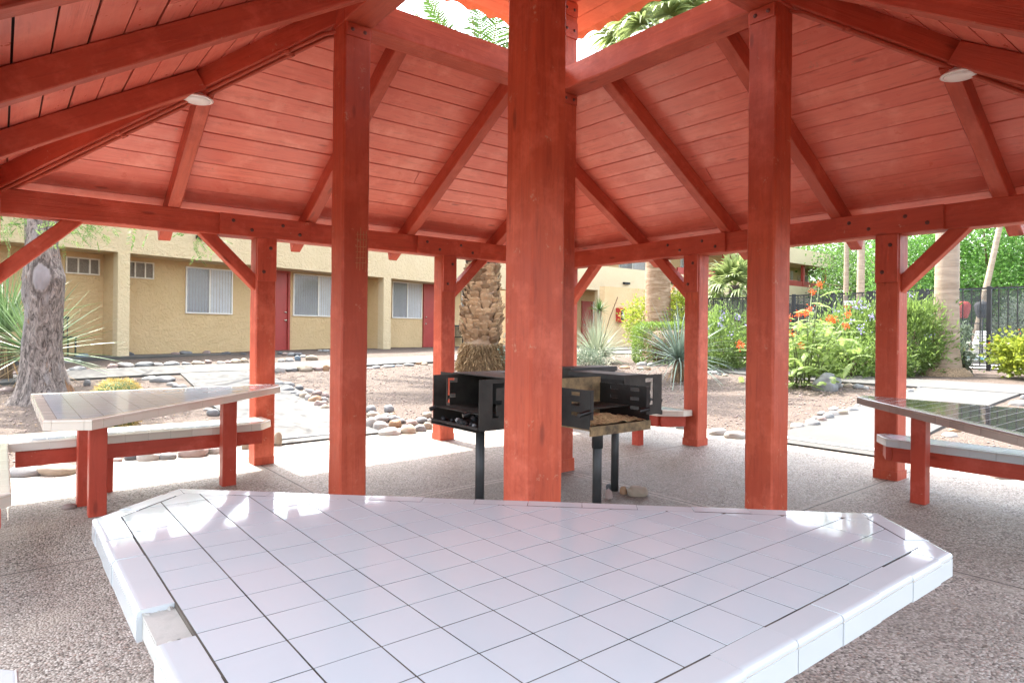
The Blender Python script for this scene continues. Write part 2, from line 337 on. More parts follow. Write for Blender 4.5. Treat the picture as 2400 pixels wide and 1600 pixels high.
# ------------------------------------------------------------------ mesh builder
class MB:
    def __init__(s): s.v = []; s.f = []; s.uv = []; s.t = []; s.mi = []; s.sm = []
    def face(s, idx, uv=None, t=0., mi=0, sm=False):
        s.f.append(tuple(idx)); s.uv.append(uv or [(0, 0)]*len(idx)); s.t.append(t); s.mi.append(mi); s.sm.append(sm)
    def poly(s, pts, t=0., mi=0, uv=None):
        b = len(s.v); s.v += [tuple(p) for p in pts]; s.face(range(b, b+len(pts)), uv, t, mi)
    def hexa(s, p, t=0., mi=0):
        """8 corners: bottom loop 0-3 counter-clockwise, top loop 4-7"""
        b = len(s.v); s.v += [tuple(q) for q in p]
        o = random.uniform(0, 40)
        for q in ((3, 2, 1, 0), (4, 5, 6, 7), (0, 1, 5, 4), (1, 2, 6, 5), (2, 3, 7, 6), (3, 0, 4, 7)):
            P = [Vector(p[i]) for i in q]; e = (P[1]-P[0]); g = (P[3]-P[0])
            if e.length >= g.length: u, w = e, g
            else: u, w = g, e
            if u.length < 1e-9: u = Vector((1, 0, 0))
            u = u.normalized(); w = (w - u*w.dot(u)); w = w.normalized() if w.length > 1e-9 else Vector((0, 0, 1))
            s.face([b+i for i in q], [((x-P[0]).dot(u)+o, (x-P[0]).dot(w)+o*.37) for x in P], t, mi)
    def box(s, c, d, rz=0., t=0., mi=0):
        hx, hy, hz = d[0]/2, d[1]/2, d[2]/2; cs, sn = math.cos(rz), math.sin(rz)
        pts = []
        for z in (-hz, hz):
            for x, y in ((-hx, -hy), (hx, -hy), (hx, hy), (-hx, hy)):
                pts.append((c[0]+x*cs-y*sn, c[1]+x*sn+y*cs, c[2]+z))
        s.hexa(pts, t, mi)
    def bx(s, x0, x1, y0, y1, z0, z1, t=0., mi=0):
        s.box(((x0+x1)/2, (y0+y1)/2, (z0+z1)/2), (abs(x1-x0), abs(y1-y0), abs(z1-z0)), 0, t, mi)
    def beam(s, p0, p1, w, h, up=(0, 0, 1), ch=.008, t=None, mi=0, segs=None, wob=.0018, cut0=None, cut1=None):
        """timber between two points (centre line), width w across, height h along up, chamfered edges, slightly uneven"""
        p0, p1 = Vector(p0), Vector(p1); d = (p1-p0); L = d.length; d.normalize()
        up = Vector(up); up = (up-d*up.dot(d)).normalized(); sd = d.cross(up)
        t = random.random() if t is None else t
        a, b = w/2, h/2
        prof = [(-a+ch, -b), (a-ch, -b), (a, -b+ch), (a, b-ch), (a-ch, b), (-a+ch, b), (-a, b-ch), (-a, -b+ch)]
        n = segs or max(1, int(L/.22)); o = random.uniform(0, 50); base = len(s.v)
        per = [0]
        for i in range(8):
            q, r = prof[i], prof[(i+1) % 8]; per.append(per[-1]+math.hypot(r[0]-q[0], r[1]-q[1]))
        for k in range(n+1):
            f = k/n
            for (x, y) in prof:
                e = 0
                if cut0 is not None and k == 0: e = cut0*y
                if cut1 is not None and k == n: e = cut1*y
                q = p0 + d*(L*f+e) + sd*(x+random.uniform(-wob, wob)) + up*(y+random.uniform(-wob, wob))
                s.v.append(tuple(q))
        for k in range(n):
            for i in range(8):
                j = (i+1) % 8
                s.face([base+k*8+i, base+(k+1)*8+i, base+(k+1)*8+j, base+k*8+j],
                       [(o+L*k/n, o+per[i]), (o+L*(k+1)/n, o+per[i]), (o+L*(k+1)/n, o+per[i+1]), (o+L*k/n, o+per[i+1])], t, mi)
        s.face([base+i for i in range(8)], [(o+x*.3, o+y) for x, y in prof], t, mi)
        s.face([base+n*8+7-i for i in range(8)], [(o+prof[7-i][0]*.3, o+prof[7-i][1]) for i in range(8)], t, mi)
    def tube(s, pts, radii, n=10, t=0., mi=0, sm=True, cap=True):
        pts = [Vector(p) for p in pts]
        if isinstance(radii, (int, float)): radii = [radii]*len(pts)
        base = len(s.v); ref = None; L = 0
        for k, p in enumerate(pts):
            d = (pts[min(k+1, len(pts)-1)]-pts[max(k-1, 0)]).normalized()
            if ref is None: ref = Vector((1, 0, 0)) if abs(d.x) < .8 else Vector((0, 1, 0))
            ref = (ref-d*ref.dot(d)).normalized(); q = d.cross(ref)
            for i in range(n):
                a = 2*PI*i/n; s.v.append(tuple(p+(ref*math.cos(a)+q*math.sin(a))*radii[k]))
        for k in range(len(pts)-1):
            for i in range(n):
                j = (i+1) % n
                s.face([base+k*n+i, base+k*n+j, base+(k+1)*n+j, base+(k+1)*n+i], [(k*.1, i/n), (k*.1, (i+1)/n), (k*.1+.1, (i+1)/n), (k*.1+.1, i/n)], t, mi, sm)
        if cap:
            s.face([base+n-1-i for i in range(n)], None, t, mi); s.face([base+(len(pts)-1)*n+i for i in range(n)], None, t, mi)
    def lathe(s, c, prof, n=24, t=0., mi=0, axis=(0, 0, 1)):
        ax = Vector(axis).normalized(); rf = Vector((1, 0, 0)) if abs(ax.x) < .8 else Vector((0, 1, 0))
        rf = (rf-ax*rf.dot(ax)).normalized(); q = ax.cross(rf); base = len(s.v); c = Vector(c)
        for r, z in prof:
            for i in range(n):
                a = 2*PI*i/n; s.v.append(tuple(c+ax*z+(rf*math.cos(a)+q*math.sin(a))*r))
        for k in range(len(prof)-1):
            for i in range(n):
                j = (i+1) % n; s.face([base+k*n+i, base+k*n+j, base+(k+1)*n+j, base+(k+1)*n+i], None, t, mi, True)
        if prof[0][0] > 1e-6: s.face([base+n-1-i for i in range(n)], None, t, mi)
        if prof[-1][0] > 1e-6: s.face([base+(len(prof)-1)*n+i for i in range(n)], None, t, mi)
    def build(s, name, mats, parent=None, loc=None):
        if isinstance(mats, str): mats = [mats]
        off = np.array(ORG[parent.name]) if parent is not None else np.array(loc if loc is not None else (0, 0, 0), float)
        me = bpy.data.meshes.new(name); V = np.array(s.v, float)-off
        me.from_pydata([tuple(p) for p in V], [], s.f)
        for mm in mats: me.materials.append(MATS[mm])
        me.polygons.foreach_set('material_index', s.mi); me.polygons.foreach_set('use_smooth', s.sm)
        ul = me.uv_layers.new(name='UVMap'); flat = [c for u in s.uv for p in u for c in p]; ul.data.foreach_set('uv', flat)
        at_ = me.attributes.new('tint', 'FLOAT', 'FACE'); at_.data.foreach_set('value', s.t)
        return link(me, name, parent, off)
ORG = {}
def link(me, name, parent, off):
    o = bpy.data.objects.new(name, me); COL.objects.link(o)
    if parent is not None: o.parent = parent
    else: o.location = tuple(off)
    ORG[o.name] = tuple(off); return o
def fast_mesh(name, V, F, T, mat, parent=None, loc=None, smooth=False):
    """mesh from numpy arrays: F is n x k, T one tint per face"""
    off = np.array(ORG[parent.name]) if parent is not None else np.array(loc if loc is not None else (0, 0, 0), float)
    me = bpy.data.meshes.new(name); n, k = F.shape
    me.vertices.add(len(V)); me.vertices.foreach_set('co', (V-off).astype(np.float32).ravel())
    me.loops.add(n*k); me.loops.foreach_set('vertex_index', F.astype(np.int32).ravel())
    me.polygons.add(n); me.polygons.foreach_set('loop_start', np.arange(0, n*k, k, dtype=np.int32))
    me.polygons.foreach_set('use_smooth', np.full(n, smooth))
    me.materials.append(MATS[mat])
    a = me.attributes.new('tint', 'FLOAT', 'FACE'); a.data.foreach_set('value', np.asarray(T, np.float32))
    me.update(calc_edges=True); me.validate()
    return link(me, name, parent, off)
def thing(name, label, cat, loc=(0, 0, 0), group=None):
    o = bpy.data.objects.new(name, None); COL.objects.link(o); o.location = tuple(float(v) for v in loc); o.empty_display_size = .2
    ORG[o.name] = tuple(float(v) for v in loc); return tag(o, label, cat, group)
def tag(o, label, cat, group=None):
    o['label'] = label; o['category'] = cat
    if group: o['group'] = group
    return o
def kind(o, k): o['kind'] = k; return o
SKY, SUN, EXPO = .15, 2.0, 3.05
# ------------------------------------------------------------------ ground, patio, paths
def grid_sheet(name, xs, ys, zf, mat):
    V = np.array([(x, y, zf(x, y)) for y in ys for x in xs]); nx, ny = len(xs), len(ys)
    F = np.array([(j*nx+i, j*nx+i+1, (j+1)*nx+i+1, (j+1)*nx+i) for j in range(ny-1) for i in range(nx-1)])
    return kind(fast_mesh(name, V, F, np.zeros(len(F)), mat, smooth=True), 'structure')
def lin(a, b, st): return list(np.linspace(a, b, max(2, int(round((b-a)/st))+1)))
xs = [-400, -150, -70, -40, -25, -16, -12] + lin(-9, -4.0, .35) + [-3.94, -3.5] + lin(-3, 3, 1) + [3.5, 3.94] + lin(4.0, 14, .3) + lin(14.5, 24, .8) + [27, 32, 40, 60, 100, 200, 500]
ys = [-400, -150, -70, -40, -20, -12, -8] + lin(-6, -4.0, .5) + [-3.94, -3.5] + lin(-3, 3, 1) + [3.5, 3.94] + lin(4.0, 14, .3) + lin(14.5, 24, .8) + [27, 32, 40, 60, 100, 200, 500]
def zground(x, y):
    inside = max(abs(x), abs(y)) < 3.9
    n = mnoise.noise((x*.7, y*.7, 3.)) * .022 + mnoise.noise((x*2.3, y*2.3, 9.)) * .01
    e = max(abs(x), abs(y))-3.95
    return H(x, y) - (.06 if inside else .0) + (n*min(1, max(0, e)/1.0) if abs(x) < 30 and abs(y) < 30 else 0) - (.012 if e > -.05 else 0)
grid_sheet('gravel_ground', xs, ys, zground, 'gravel')
PADZ = lambda x, y: .017*max(-4, min(4, x))
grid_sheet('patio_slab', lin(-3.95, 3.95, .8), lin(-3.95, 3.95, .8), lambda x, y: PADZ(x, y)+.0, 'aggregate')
def path_strip(name, pts, w, mat, lift=.02):
    """a paved strip following a centre line, with a small kerb edge that goes into the ground"""
    P = []
    for (a, b) in zip(pts[:-1], pts[1:]):
        n = max(1, int(math.dist(a, b)/.3)); P += [(a[0]+(b[0]-a[0])*i/n, a[1]+(b[1]-a[1])*i/n) for i in range(n)]
    P.append(pts[-1]); mb = MB(); rows = []
    for i, p in enumerate(P):
        q, r = P[max(0, i-1)], P[min(len(P)-1, i+1)]; dx, dy = r[0]-q[0], r[1]-q[1]; L = math.hypot(dx, dy); nx, ny = -dy/L, dx/L
        row = []
        for f, dz in ((-1, -.12), (-1, 0), (-.5, 0), (0, 0), (.5, 0), (1, 0), (1, -.12)):
            x, y = p[0]+nx*f*w/2, p[1]+ny*f*w/2; row.append((x, y, H(x, y)+lift+dz))
        rows.append(row)
    b = 0
    for row in rows: mb.v += row
    for i in range(len(rows)-1):
        for j in range(6):
            mb.face([i*7+j+1, i*7+j, (i+1)*7+j, (i+1)*7+j+1])
    return kind(mb.build(name, mat), 'structure')
path_strip('garden_path', [(0, 3.7), (.02, 6), (.2, 8), (.35, 9.6)], 1.36, 'concrete')
path_strip('cross_path', [(-14, 9.9), (-3, 10.1), (0, 10.45), (2.2, 10.2), (4.8, 10.6), (8, 11.5), (14, 13.4), (22, 15.2)], 1.55, 'concrete', .026)
path_strip('side_path', [(3.7, 0), (6, .05), (8.6, .05)], 1.24, 'concrete')
path_strip('curved_path', [(8.8, -9), (8.9, -3), (8.95, 0), (8.95, 3), (9.7, 5.4), (11.6, 7.6), (14.5, 9.6), (20, 12)], 1.15, 'concrete', .026)

# ------------------------------------------------------------------ pavilion
def T(k, a, r, z): return ((a, r, z), (r, -a, z), (-a, -r, z), (-r, a, z))[k]
pav = thing('pavilion', 'open red timber pavilion with a raised roof lantern over the tiled tables', 'pavilion', (0, 0, 0))
S, ID, HB, HT, IB, IT = 2.945, .991, 2.068, 2.262, 3.317, 3.52
zr = lambda r: 2.268+.6*(2.855-r)
def gz0(x): return .017*x-.03
def bolt(mb, p, n, rad=.011):
    mb.lathe(p, [(rad*1.5, 0), (rad*1.5, .003), (rad, .004), (rad*.8, .008), (0, .009)], 10, 0, 0, n)
outer = [(0, 1.032), (0, -.968), (1, -.951), (1, .976)]
for k, a in outer:
    x, y, _ = T(k, a, S, 0); mb = MB(); mb.beam((x, y, gz0(x)), (x, y, HB), .18, .18, up=T(k, 0, 1, 0), ch=.01, mi=0)
    po = mb.build('post', ['red_post_paint'], pav)
    g = MB(); n = T(k, 0, -1, 0)
    gx = lambda aa, zz, rr: T(k, aa, rr, zz)
    # T-shaped splice board bolted over post head and beam
    p0, p1 = T(k, a-.41, 2.842, (HB+HT)/2), T(k, a+.41, 2.842, (HB+HT)/2)
    g.beam(p0, p1, .024, HT-HB-.004, ch=.003, segs=3, wob=.0008)
    g.beam(T(k, a, 2.842, 1.675), T(k, a, 2.842, HB), .172, .024, up=n, ch=.003, segs=2, wob=.0008)
    so = g.build('splice_board', 'red_beam_paint', pav)
    for (da, zz) in ((-.3, 2.2), (-.14, 2.13), (.14, 2.2), (.3, 2.13), (.03, 1.98), (-.03, 1.76)):
        bm_ = MB(); bolt(bm_, T(k, a+da, 2.83, zz), n); bm_.build('bolt', 'bolt_iron', so)
    base = MB(); sk = .010 if k == 1 else .003
    base.beam((x, y, gz0(x)+.02), (x, y, .017*x+.07), .18+sk, .18+sk, up=T(k, 0, 1, 0), ch=.004, segs=1); base.build('post_foot', 'red_post_paint', po)
for sx, sy in ((1, 1), (-1, 1), (1, -1)):
    mb = MB(); mb.beam((sx*S-(.06 if sx < 0 else 0), sy*S, gz0(sx*S)), (sx*S-(.06 if sx < 0 else 0), sy*S, HB), .18, .18, up=(0, 1, 0), ch=.01); mb.build('post', 'red_post_paint', pav)
inner = []
for sx, sy in ((-1, -1), (-1, 1), (1, -1), (1, 1)):
    mb = MB(); mb.beam((sx*ID, sy*ID, gz0(sx*ID)), (sx*ID, sy*ID, 4.13), .195, .195, up=(0, 1, 0), ch=.012, wob=.0025)
    o = mb.build('post', 'red_post_paint', pav); inner.append(o)
    f = MB(); f.beam((sx*ID, sy*ID, gz0(sx*ID)+.02), (sx*ID, sy*ID, .017*sx*ID+.11), .211, .211, up=(0, 1, 0), ch=.004, segs=1)
    if sx*sy > 0 and sx > 0: f.build('post_foot', 'red_post_paint', o)
    # corner plates with bolts under and over the ring beam
    for zc, hz in ((IB-.045, .085), (IT+.36, .14), (4.06, .12)):
        for dx, dy in ((-sx, 0), (0, -sy)):
            cx, cy = sx*ID+dx*.103, sy*ID+dy*.103
            if zc < 3.4 or sx*sy > 0:
                pl = MB(); pl.box((cx, cy, zc), (.012 if dx else .17, .012 if dy else .17, hz))
                p_ = pl.build('corner_plate', 'red_beam_paint', pav)
                for q in (-.045, .045):
                    bl = MB(); bolt(bl, (cx+dx*.006+(0 if dx else q), cy+dy*.006+(0 if dy else q), zc), (dx, dy, 0), .009); bl.build('bolt', 'bolt_iron', p_)
# scratches cut into the paint of the post beside the garden path
sc = MB(); x0, y0 = -ID, ID-.0975-.0006
def sx_(u): return (x0+u, y0-.0004)
for u in (-.052, -.030, -.008, .012):
    xx, yy = sx_(u+.06); z0, z1 = 1.66+random.uniform(-.03, .03), 1.92+random.uniform(-.06, .02); w = .0022
    sc.hexa([(xx-w, yy-.0008, z0), (xx+w, yy-.0008, z0), (xx+w, yy+.001, z0), (xx-w, yy+.001, z0), (xx-w+.004, yy-.0008, z1), (xx+w+.004, yy-.0008, z1), (xx+w+.004, yy+.001, z1), (xx-w+.004, yy+.001, z1)])
for z in (1.69, 1.725, 1.765, 1.80, 1.85, 1.885):
    xa, xb = x0+random.uniform(-.005, .0), x0+random.uniform(.07, .085); w = .0022
    sc.hexa([(xa, y0-.0012, z), (xb, y0-.0012, z+.006), (xb, y0+.001, z+.006), (xa, y0+.001, z), (xa, y0-.0012, z+2*w), (xb, y0-.0012, z+.006+2*w), (xb, y0+.001, z+.006+2*w), (xa, y0+.001, z+2*w)])
sc.build('scratches', 'scratched_wood', inner[1])
for k in range(4):
    # ring beams, outer and inner and lantern
    so_ = S+(.09 if k == 3 else 0); mb = MB(); mb.beam(T(k, -S-.09, so_, (HB+HT)/2), T(k, S+.09 if k % 2 else S-.09, so_, (HB+HT)/2), .17, HT-HB+(.004 if k % 2 else 0), ch=.008, wob=.003); mb.build('beam', 'red_beam_paint', pav)
    mb = MB(); e = .108 if k % 2 else .105
    mb.beam(T(k, -ID-e, ID, (IB+IT)/2), T(k, ID+e, ID, (IB+IT)/2), .208 if k % 2 else .214, IT-IB-(.006 if k % 2 else 0), ch=.009, wob=.003, t=.5); mb.build('beam', 'red_beam_paint', pav)
    mb = MB(); mb.beam(T(k, -ID-e, ID, 4.21), T(k, ID+e, ID, 4.21), .14 if k % 2 else .146, .16-(.005 if k % 2 else 0), ch=.008, t=.4); mb.build('beam', 'red_beam_paint', pav)
    # rafters
    for a, r0 in ((-.55, 1.09), (.55, 1.09), (-1.74, 1.80), (1.74, 1.80)):
        mb = MB(); w = .10; up = Vector(T(k, 0, .6, 1)) - Vector(T(k, 0, 0, 0))
        mb.beam(T(k, a, r0, zr(r0)+.082), T(k, a, 3.29, zr(3.29)+.082), w, .142, up=(T(k, 0, .6, 1)), ch=.006, wob=.0022, cut0=0, cut1=-.25); mb.build('rafter', 'red_beam_paint', pav)
    # hip
    c0, c1 = T(k, 1.03, 1.03, zr(1.03)+.098), T(k, 3.3, 3.3, zr(3.3)+.098)
    mb = MB(); mb.beam(c0, c1, .10, .19, ch=.007, wob=.003, t=.85); mb.build('hip_rafter', 'red_beam_paint', pav)
    # boarded ceiling: boards run along the eave
    mb = MB(); r = 1.10; step = .1465
    while r < 3.33:
        gp = random.choice((.0042, .0056, .0075)); ra, rb = r+gp, min(3.345, r+step-.0028); hi = lambda q, dz: [T(k, -q+.01, q, zr(q)+.169+dz), T(k, q-.01, q, zr(q)+.169+dz)]
        jt = [random.uniform(-.0022, .0022) for _ in range(2)]; cuts = sorted([-1.] + ([random.uniform(-.5, .5)] if r > 2 and random.random() < .25 else []) + [1.])
        for s0, s1 in zip(cuts[:-1], cuts[1:]):
            def pt(q, s, dz): return T(k, s*(q-.01), q, zr(q)+.169+dz)
            g0 = .0015 if s0 > -1 else 0; g1 = .0015 if s1 < 1 else 0
            ch = [pt(ra, s0+g0, jt[0]), pt(rb, s0+g0, jt[1]), pt(rb, s1-g1, jt[1]), pt(ra, s1-g1, jt[0])]
            top = [pt(ra, s0+g0, .022), pt(rb, s0+g0, .022), pt(rb, s1-g1, .022), pt(ra, s1-g1, .022)]
            mb.hexa(ch+top, random.random())
        r += step
    mb.build('ceiling_boards', 'red_board_paint', pav)
    mb = MB(); mb.poly([T(k, -1.1, 1.1, zr(1.1)+.200), T(k, -3.35, 3.35, zr(3.35)+.200), T(k, 3.35, 3.35, zr(3.35)+.200), T(k, 1.1, 1.1, zr(1.1)+.200)])
    mb.build('roof_felt', 'underlay', pav)
    # clay tiles, corrugated
    def tiles(rin, rout, zf, per, amp, st):
        V = []; F = []
        aa = np.arange(-rout, rout+1e-6, st); nr = 6
        for a in aa:
            r0 = max(abs(a), rin)
            for j in range(nr):
                rr = r0+(rout-r0)*j/(nr-1); zz = zf(rr)+amp*abs(math.cos(PI*a/per))
                V.append(T(k, a, rr, zz))
        n1 = len(V); V += [(p[0], p[1], p[2]-.016) for p in V]
        for i in range(len(aa)-1):
            for j in range(nr-1):
                q = (i*nr+j, i*nr+j+1, (i+1)*nr+j+1, (i+1)*nr+j); F.append(q); F.append(tuple(n1+v for v in q[::-1]))
            q = (i*nr+nr-1, (i+1)*nr+nr-1); F.append((q[0], n1+q[0], n1+q[1], q[1]))
        return np.array(V), np.array(F)
    V, F = tiles(1.12, 3.42, lambda q: zr(q)+.222, .26, .045, .043)
    fast_mesh('roof_tiles', V, F, np.zeros(len(F)), 'roof_tile_clay', pav)
    # lantern roof
    zc = lambda q: 4.30+.4*(ID-q)
    mb = MB(); r = .05
    while r < 1.44:
        rb = min(1.46, r+.14); q0, q1 = r+.002, rb-.002
        pt = lambda q, s, dz: T(k, s*(q-.004), q, zc(q)+dz)
        mb.hexa([pt(q0, -1, 0), pt(q1, -1, 0), pt(q1, 1, 0), pt(q0, 1, 0), pt(q0, -1, .02), pt(q1, -1, .02), pt(q1, 1, .02), pt(q0, 1, .02)], random.random()); r = rb
    mb.build('lantern_boards', 'lantern_board_paint', pav)
    V, F = tiles(.0, 1.54, lambda q: zc(q)+.026, .235, .04, .0235)
    fast_mesh('lantern_tiles', V, F, np.zeros(len(F)), 'roof_tile_clay', pav)
    mb = MB(); mb.beam(T(k, .08, .08, zc(.08)-.055), T(k, 1.4, 1.4, zc(1.4)-.055), .07, .11, ch=.005, t=.5); mb.build('lantern_rafter', 'red_beam_paint', pav)
# knee braces
def brace(k, a, sgn):
    ext = .12 if (k == 0 and a < -2) else 0
    mb = MB(); mb.beam(T(k, a+sgn*(-.05-ext), S, 1.612-ext), T(k, a+sgn*.47, S, 2.132), .098, .105, up=(0, 0, 1), ch=.006, t=.3); mb.build('knee_brace', 'red_beam_paint', pav)
for k, a, s in ((0, 1.12, 1), (0, -1.056, -1), (1, -1.04, -1), (1, 1.065, 1)): brace(k, a, s)
for k, a, s in ((0, S-.09, -1), (1, -S+.09, 1), (0, -S+.09, 1), (1, S-.09, -1), (3, S-.09, -1), (2, -S+.09, 1)): brace(k, a, s)
# conduits under the two side hips
def hipp(k, r, dz, off):
    x, y, z = T(k, r, r, zr(r)+dz); d = Vector(T(k, 1, 1, 0)).normalized(); n = Vector((-d.y, d.x, 0)); return (x+n.x*off, y+n.y*off, z)
for k, off in ((3, .022), (3, -.03), (1, -.022)):
    mb = MB(); pts = [hipp(k, 1.02, -.06, off)] + [hipp(k, r, -.016+random.uniform(-.005, .005), off) for r in (1.13, 1.4, 1.7)] + [hipp(k, r, -.016+random.uniform(-.005, .005), off) for r in (1.95, 2.3, 2.6, 2.9)]
    mb.tube(pts, .0125, 8)
    for r in (1.3, 2.2): mb.tube([hipp(k, r, -.016, off), hipp(k, r+.03, -.016, off)], .018, 8)
    mb.build('conduit', 'red_beam_paint', pav)
for k, w in ((3, 'round white ceiling light on the hip beam above the cream tiled table'), (1, 'round white ceiling light on the hip beam above the charcoal tiled table')):
    c = np.array(T(k, 1.80, 1.80, zr(1.80)-.012)); lt = thing('ceiling_light', w, 'ceiling light', c, 'round ceiling lights under the pavilion roof')
    mb = MB(); mb.lathe(c, [(.06, .02), (.085, -.005), (.105, -.016), (.108, -.022), (.098, -.028), (.088, -.024)], 36); mb.build('rim', 'white_plastic', lt)
    mb = MB(); mb.lathe(c+np.array((0, 0, -.024)), [(.09, 0), (.085, -.010), (.06, -.018), (.03, -.021), (0, -.022)], 36); mb.build('lens', 'lamp_lens', lt)

# ------------------------------------------------------------------ tiled slabs
def clip(poly, a, b):
    """keep the part of a convex polygon left of the line a->b"""
    out = []; nx, ny = -(b[1]-a[1]), b[0]-a[0]
    f = lambda p: (p[0]-a[0])*nx+(p[1]-a[1])*ny
    for i, p in enumerate(poly):
        q = poly[(i+1) % len(poly)]; fp, fq = f(p), f(q)
        if fp >= 0: out.append(p)
        if (fp >= 0) != (fq >= 0):
            t = fp/(fp-fq); out.append((p[0]+(q[0]-p[0])*t, p[1]+(q[1]-p[1])*t))
    return out
def area(p): return .5*sum(p[i][0]*p[(i+1) % len(p)][1]-p[(i+1) % len(p)][0]*p[i][1] for i in range(len(p)))
def inset_clip(poly, edges, ins, subject):
    out = subject
    for i in range(len(poly)):
        a, b = poly[i], poly[(i+1) % len(poly)]; L = math.dist(a, b); n = (-(b[1]-a[1])/L, (b[0]-a[0])/L); d = ins if edges[i] else .001
        out = clip(out, (a[0]+n[0]*d, a[1]+n[1]*d), (b[0]+n[0]*d, b[1]+n[1]*d))
        if len(out) < 3: return []
    return out
def prism(mb, poly, z0, z1, bev=0., t=0., mi=0):
    b = len(mb.v); n = len(poly); cx = sum(p[0] for p in poly)/n; cy = sum(p[1] for p in poly)/n
    loops = [(0, z0), (0, z1-bev)] + ([(bev, z1)] if bev else [])
    for ins, z in loops:
        for p in poly:
            d = math.dist(p, (cx, cy)); f = 1-ins*1.3/max(d, .004); mb.v.append((cx+(p[0]-cx)*f, cy+(p[1]-cy)*f, z))
    for l in range(len(loops)-1):
        for i in range(n): j = (i+1) % n; mb.face([b+l*n+i, b+l*n+j, b+(l+1)*n+j, b+(l+1)*n+i], None, t, mi)
    mb.face([b+(len(loops)-1)*n+i for i in range(n)], None, t, mi)
    return b
def tiled_slab(parent, top_name, poly, edges, z, th, g0, tile_mat, edge_mat, grout_mat, pitch=.1092, bw=.06, g=.0034, gd=.0008, etile=.155, first=None, skip=None, axis=0.):
    """field tiles on a grid, clipped to the outline, with rounded edging tiles along the flagged sides"""
    mb = MB(); zz = lambda x, y: z
    big = inset_clip(poly, edges, bw, poly); prism(mb, big, z-.02, z-gd, 0, 0, 1)
    core = inset_clip(poly, edges, .009, poly); prism(mb, core, z-th+.006, z-.010, 0, 0, 2)
    mb.face([len(mb.v)-len(core)-i-1 for i in range(len(core))], None, 0, 2)
    x0, x1 = min(p[0] for p in poly), max(p[0] for p in poly); y0, y1 = min(p[1] for p in poly), max(p[1] for p in poly)
    
    for i in range(int((x0-g0[0])/pitch)-2, int((x1-g0[0])/pitch)+2):
        for j in range(int((y0-g0[1])/pitch)-2, int((y1-g0[1])/pitch)+2):
            a, b = g0[0]+i*pitch, g0[1]+j*pitch
            sq = [(a+g/2, b+g/2), (a+pitch-g/2, b+g/2), (a+pitch-g/2, b+pitch-g/2), (a+g/2, b+pitch-g/2)]
            q = inset_clip(poly, edges, bw+g, sq)
            if len(q) < 3 or area(q) < 1.5e-4: continue
            s = len(mb.v); prism(mb, q, z-.009, z, 0, random.random(), 0)
            kx, ky, k0 = random.gauss(0, .0016), random.gauss(0, .0016), random.gauss(0, .0001)
            for v in range(s, len(mb.v)):
                p = mb.v[v]; mb.v[v] = (p[0], p[1], p[2]+(p[0]-a-pitch/2)*kx+(p[1]-b-pitch/2)*ky+k0)
    mb.build(top_name, [tile_mat, grout_mat, 'mortar'], parent)
    eb = MB(); n = len(poly); rad = .009
    prof = [(bw, -.0002), (rad*1.4, 0), (rad, -.0003), (rad*.5, -rad*.14), (rad*.15, -rad*.45), (0, -rad*.95), (0, -.0118), (.0016, -.0123), (.0016, -.0142), (0, -.0147), (0, -th+.002), (.0015, -th), (.010, -th), (.010, -.012), (bw, -.009)]
    for i in range(n):
        if not edges[i]: continue
        A, B = poly[i], poly[(i+1) % n]; L = math.dist(A, B); e = ((B[0]-A[0])/L, (B[1]-A[1])/L); nn = (-e[1], e[0])
        def cot_half(P, Q, R):
            v1 = (P[0]-Q[0], P[1]-Q[1]); v2 = (R[0]-Q[0], R[1]-Q[1]); c = (v1[0]*v2[0]+v1[1]*v2[1])/math.hypot(*v1)/math.hypot(*v2)
            return 1/math.tan(math.acos(max(-1, min(1, c)))/2)
        c0 = cot_half(poly[i-1], A, B) if edges[i-1] else 0; c1 = cot_half(A, B, poly[(i+2) % n]) if edges[(i+1) % n] else 0
        cuts = [0.]; x = first[i] if first and i in first else (L-int(L/etile)*etile)/2
        if x < .03 and L > .3: x += etile/2
        while x < L-.02: cuts.append(x); x += etile
        cuts.append(L); gg = .0016
        for c, (s0, s1) in enumerate(zip(cuts[:-1], cuts[1:])):
            if skip and (i, c) in skip: continue
            st = len(eb.v); dz = random.gauss(0, .0005); dn = random.gauss(0, .0007); tt = random.random()
            for (s, f, mit) in ((s0, 1, c0 if s0 == 0 else 0), (s1, -1, c1 if s1 == L else 0)):
                for d, h in prof:
                    q = s+f*(gg/2+d*mit); eb.v.append((A[0]+e[0]*q+nn[0]*(d+dn), A[1]+e[1]*q+nn[1]*(d+dn), z+h+dz))
            m_ = len(prof)
            for k in range(m_-1): eb.face([st+k, st+k+1, st+m_+k+1, st+m_+k], None, tt, 2 if k == 7 else 0, 1 <= k <= 4)
            c_ = len(eb.v); eb.v += eb.v[st:st+2*m_]; eb.face([c_+k for k in range(m_)][::-1], None, tt); eb.face([c_+m_+k for k in range(m_)], None, tt)
        # grout line under the edging
        s = len(eb.v)
        for d, h in ((bw, -.0045), (.014, -.0045), (.0065, -.012), (.0065, -th+.008)):
            for q in (c0*d, L-c1*d): eb.v.append((A[0]+e[0]*q+nn[0]*d, A[1]+e[1]*q+nn[1]*d, z+h))
        if not (skip and any(i == q[0] for q in skip)):
            for k in range(3): eb.face([s+2*k, s+2*k+2, s+2*k+3, s+2*k+1], None, 0, 1)
    eb.build('tile_edging', [edge_mat, grout_mat, 'beige_grout'], parent)
def post_leg(parent, x, y, z1, w=.10, name='leg', rz=0):
    mb = MB(); mb.beam((x, y, .017*x), (x, y, z1), w, w, up=(math.sin(rz), math.cos(rz), 0), ch=.005, wob=.001); mb.build(name, 'red_leg_paint', parent)
TZ = .74
t1 = thing('tiled_table', 'large white tiled table with one edge tile missing and bare mortar showing', 'table', (-2.1, -2.1, 0), 'tiled tables in the pavilion corners')
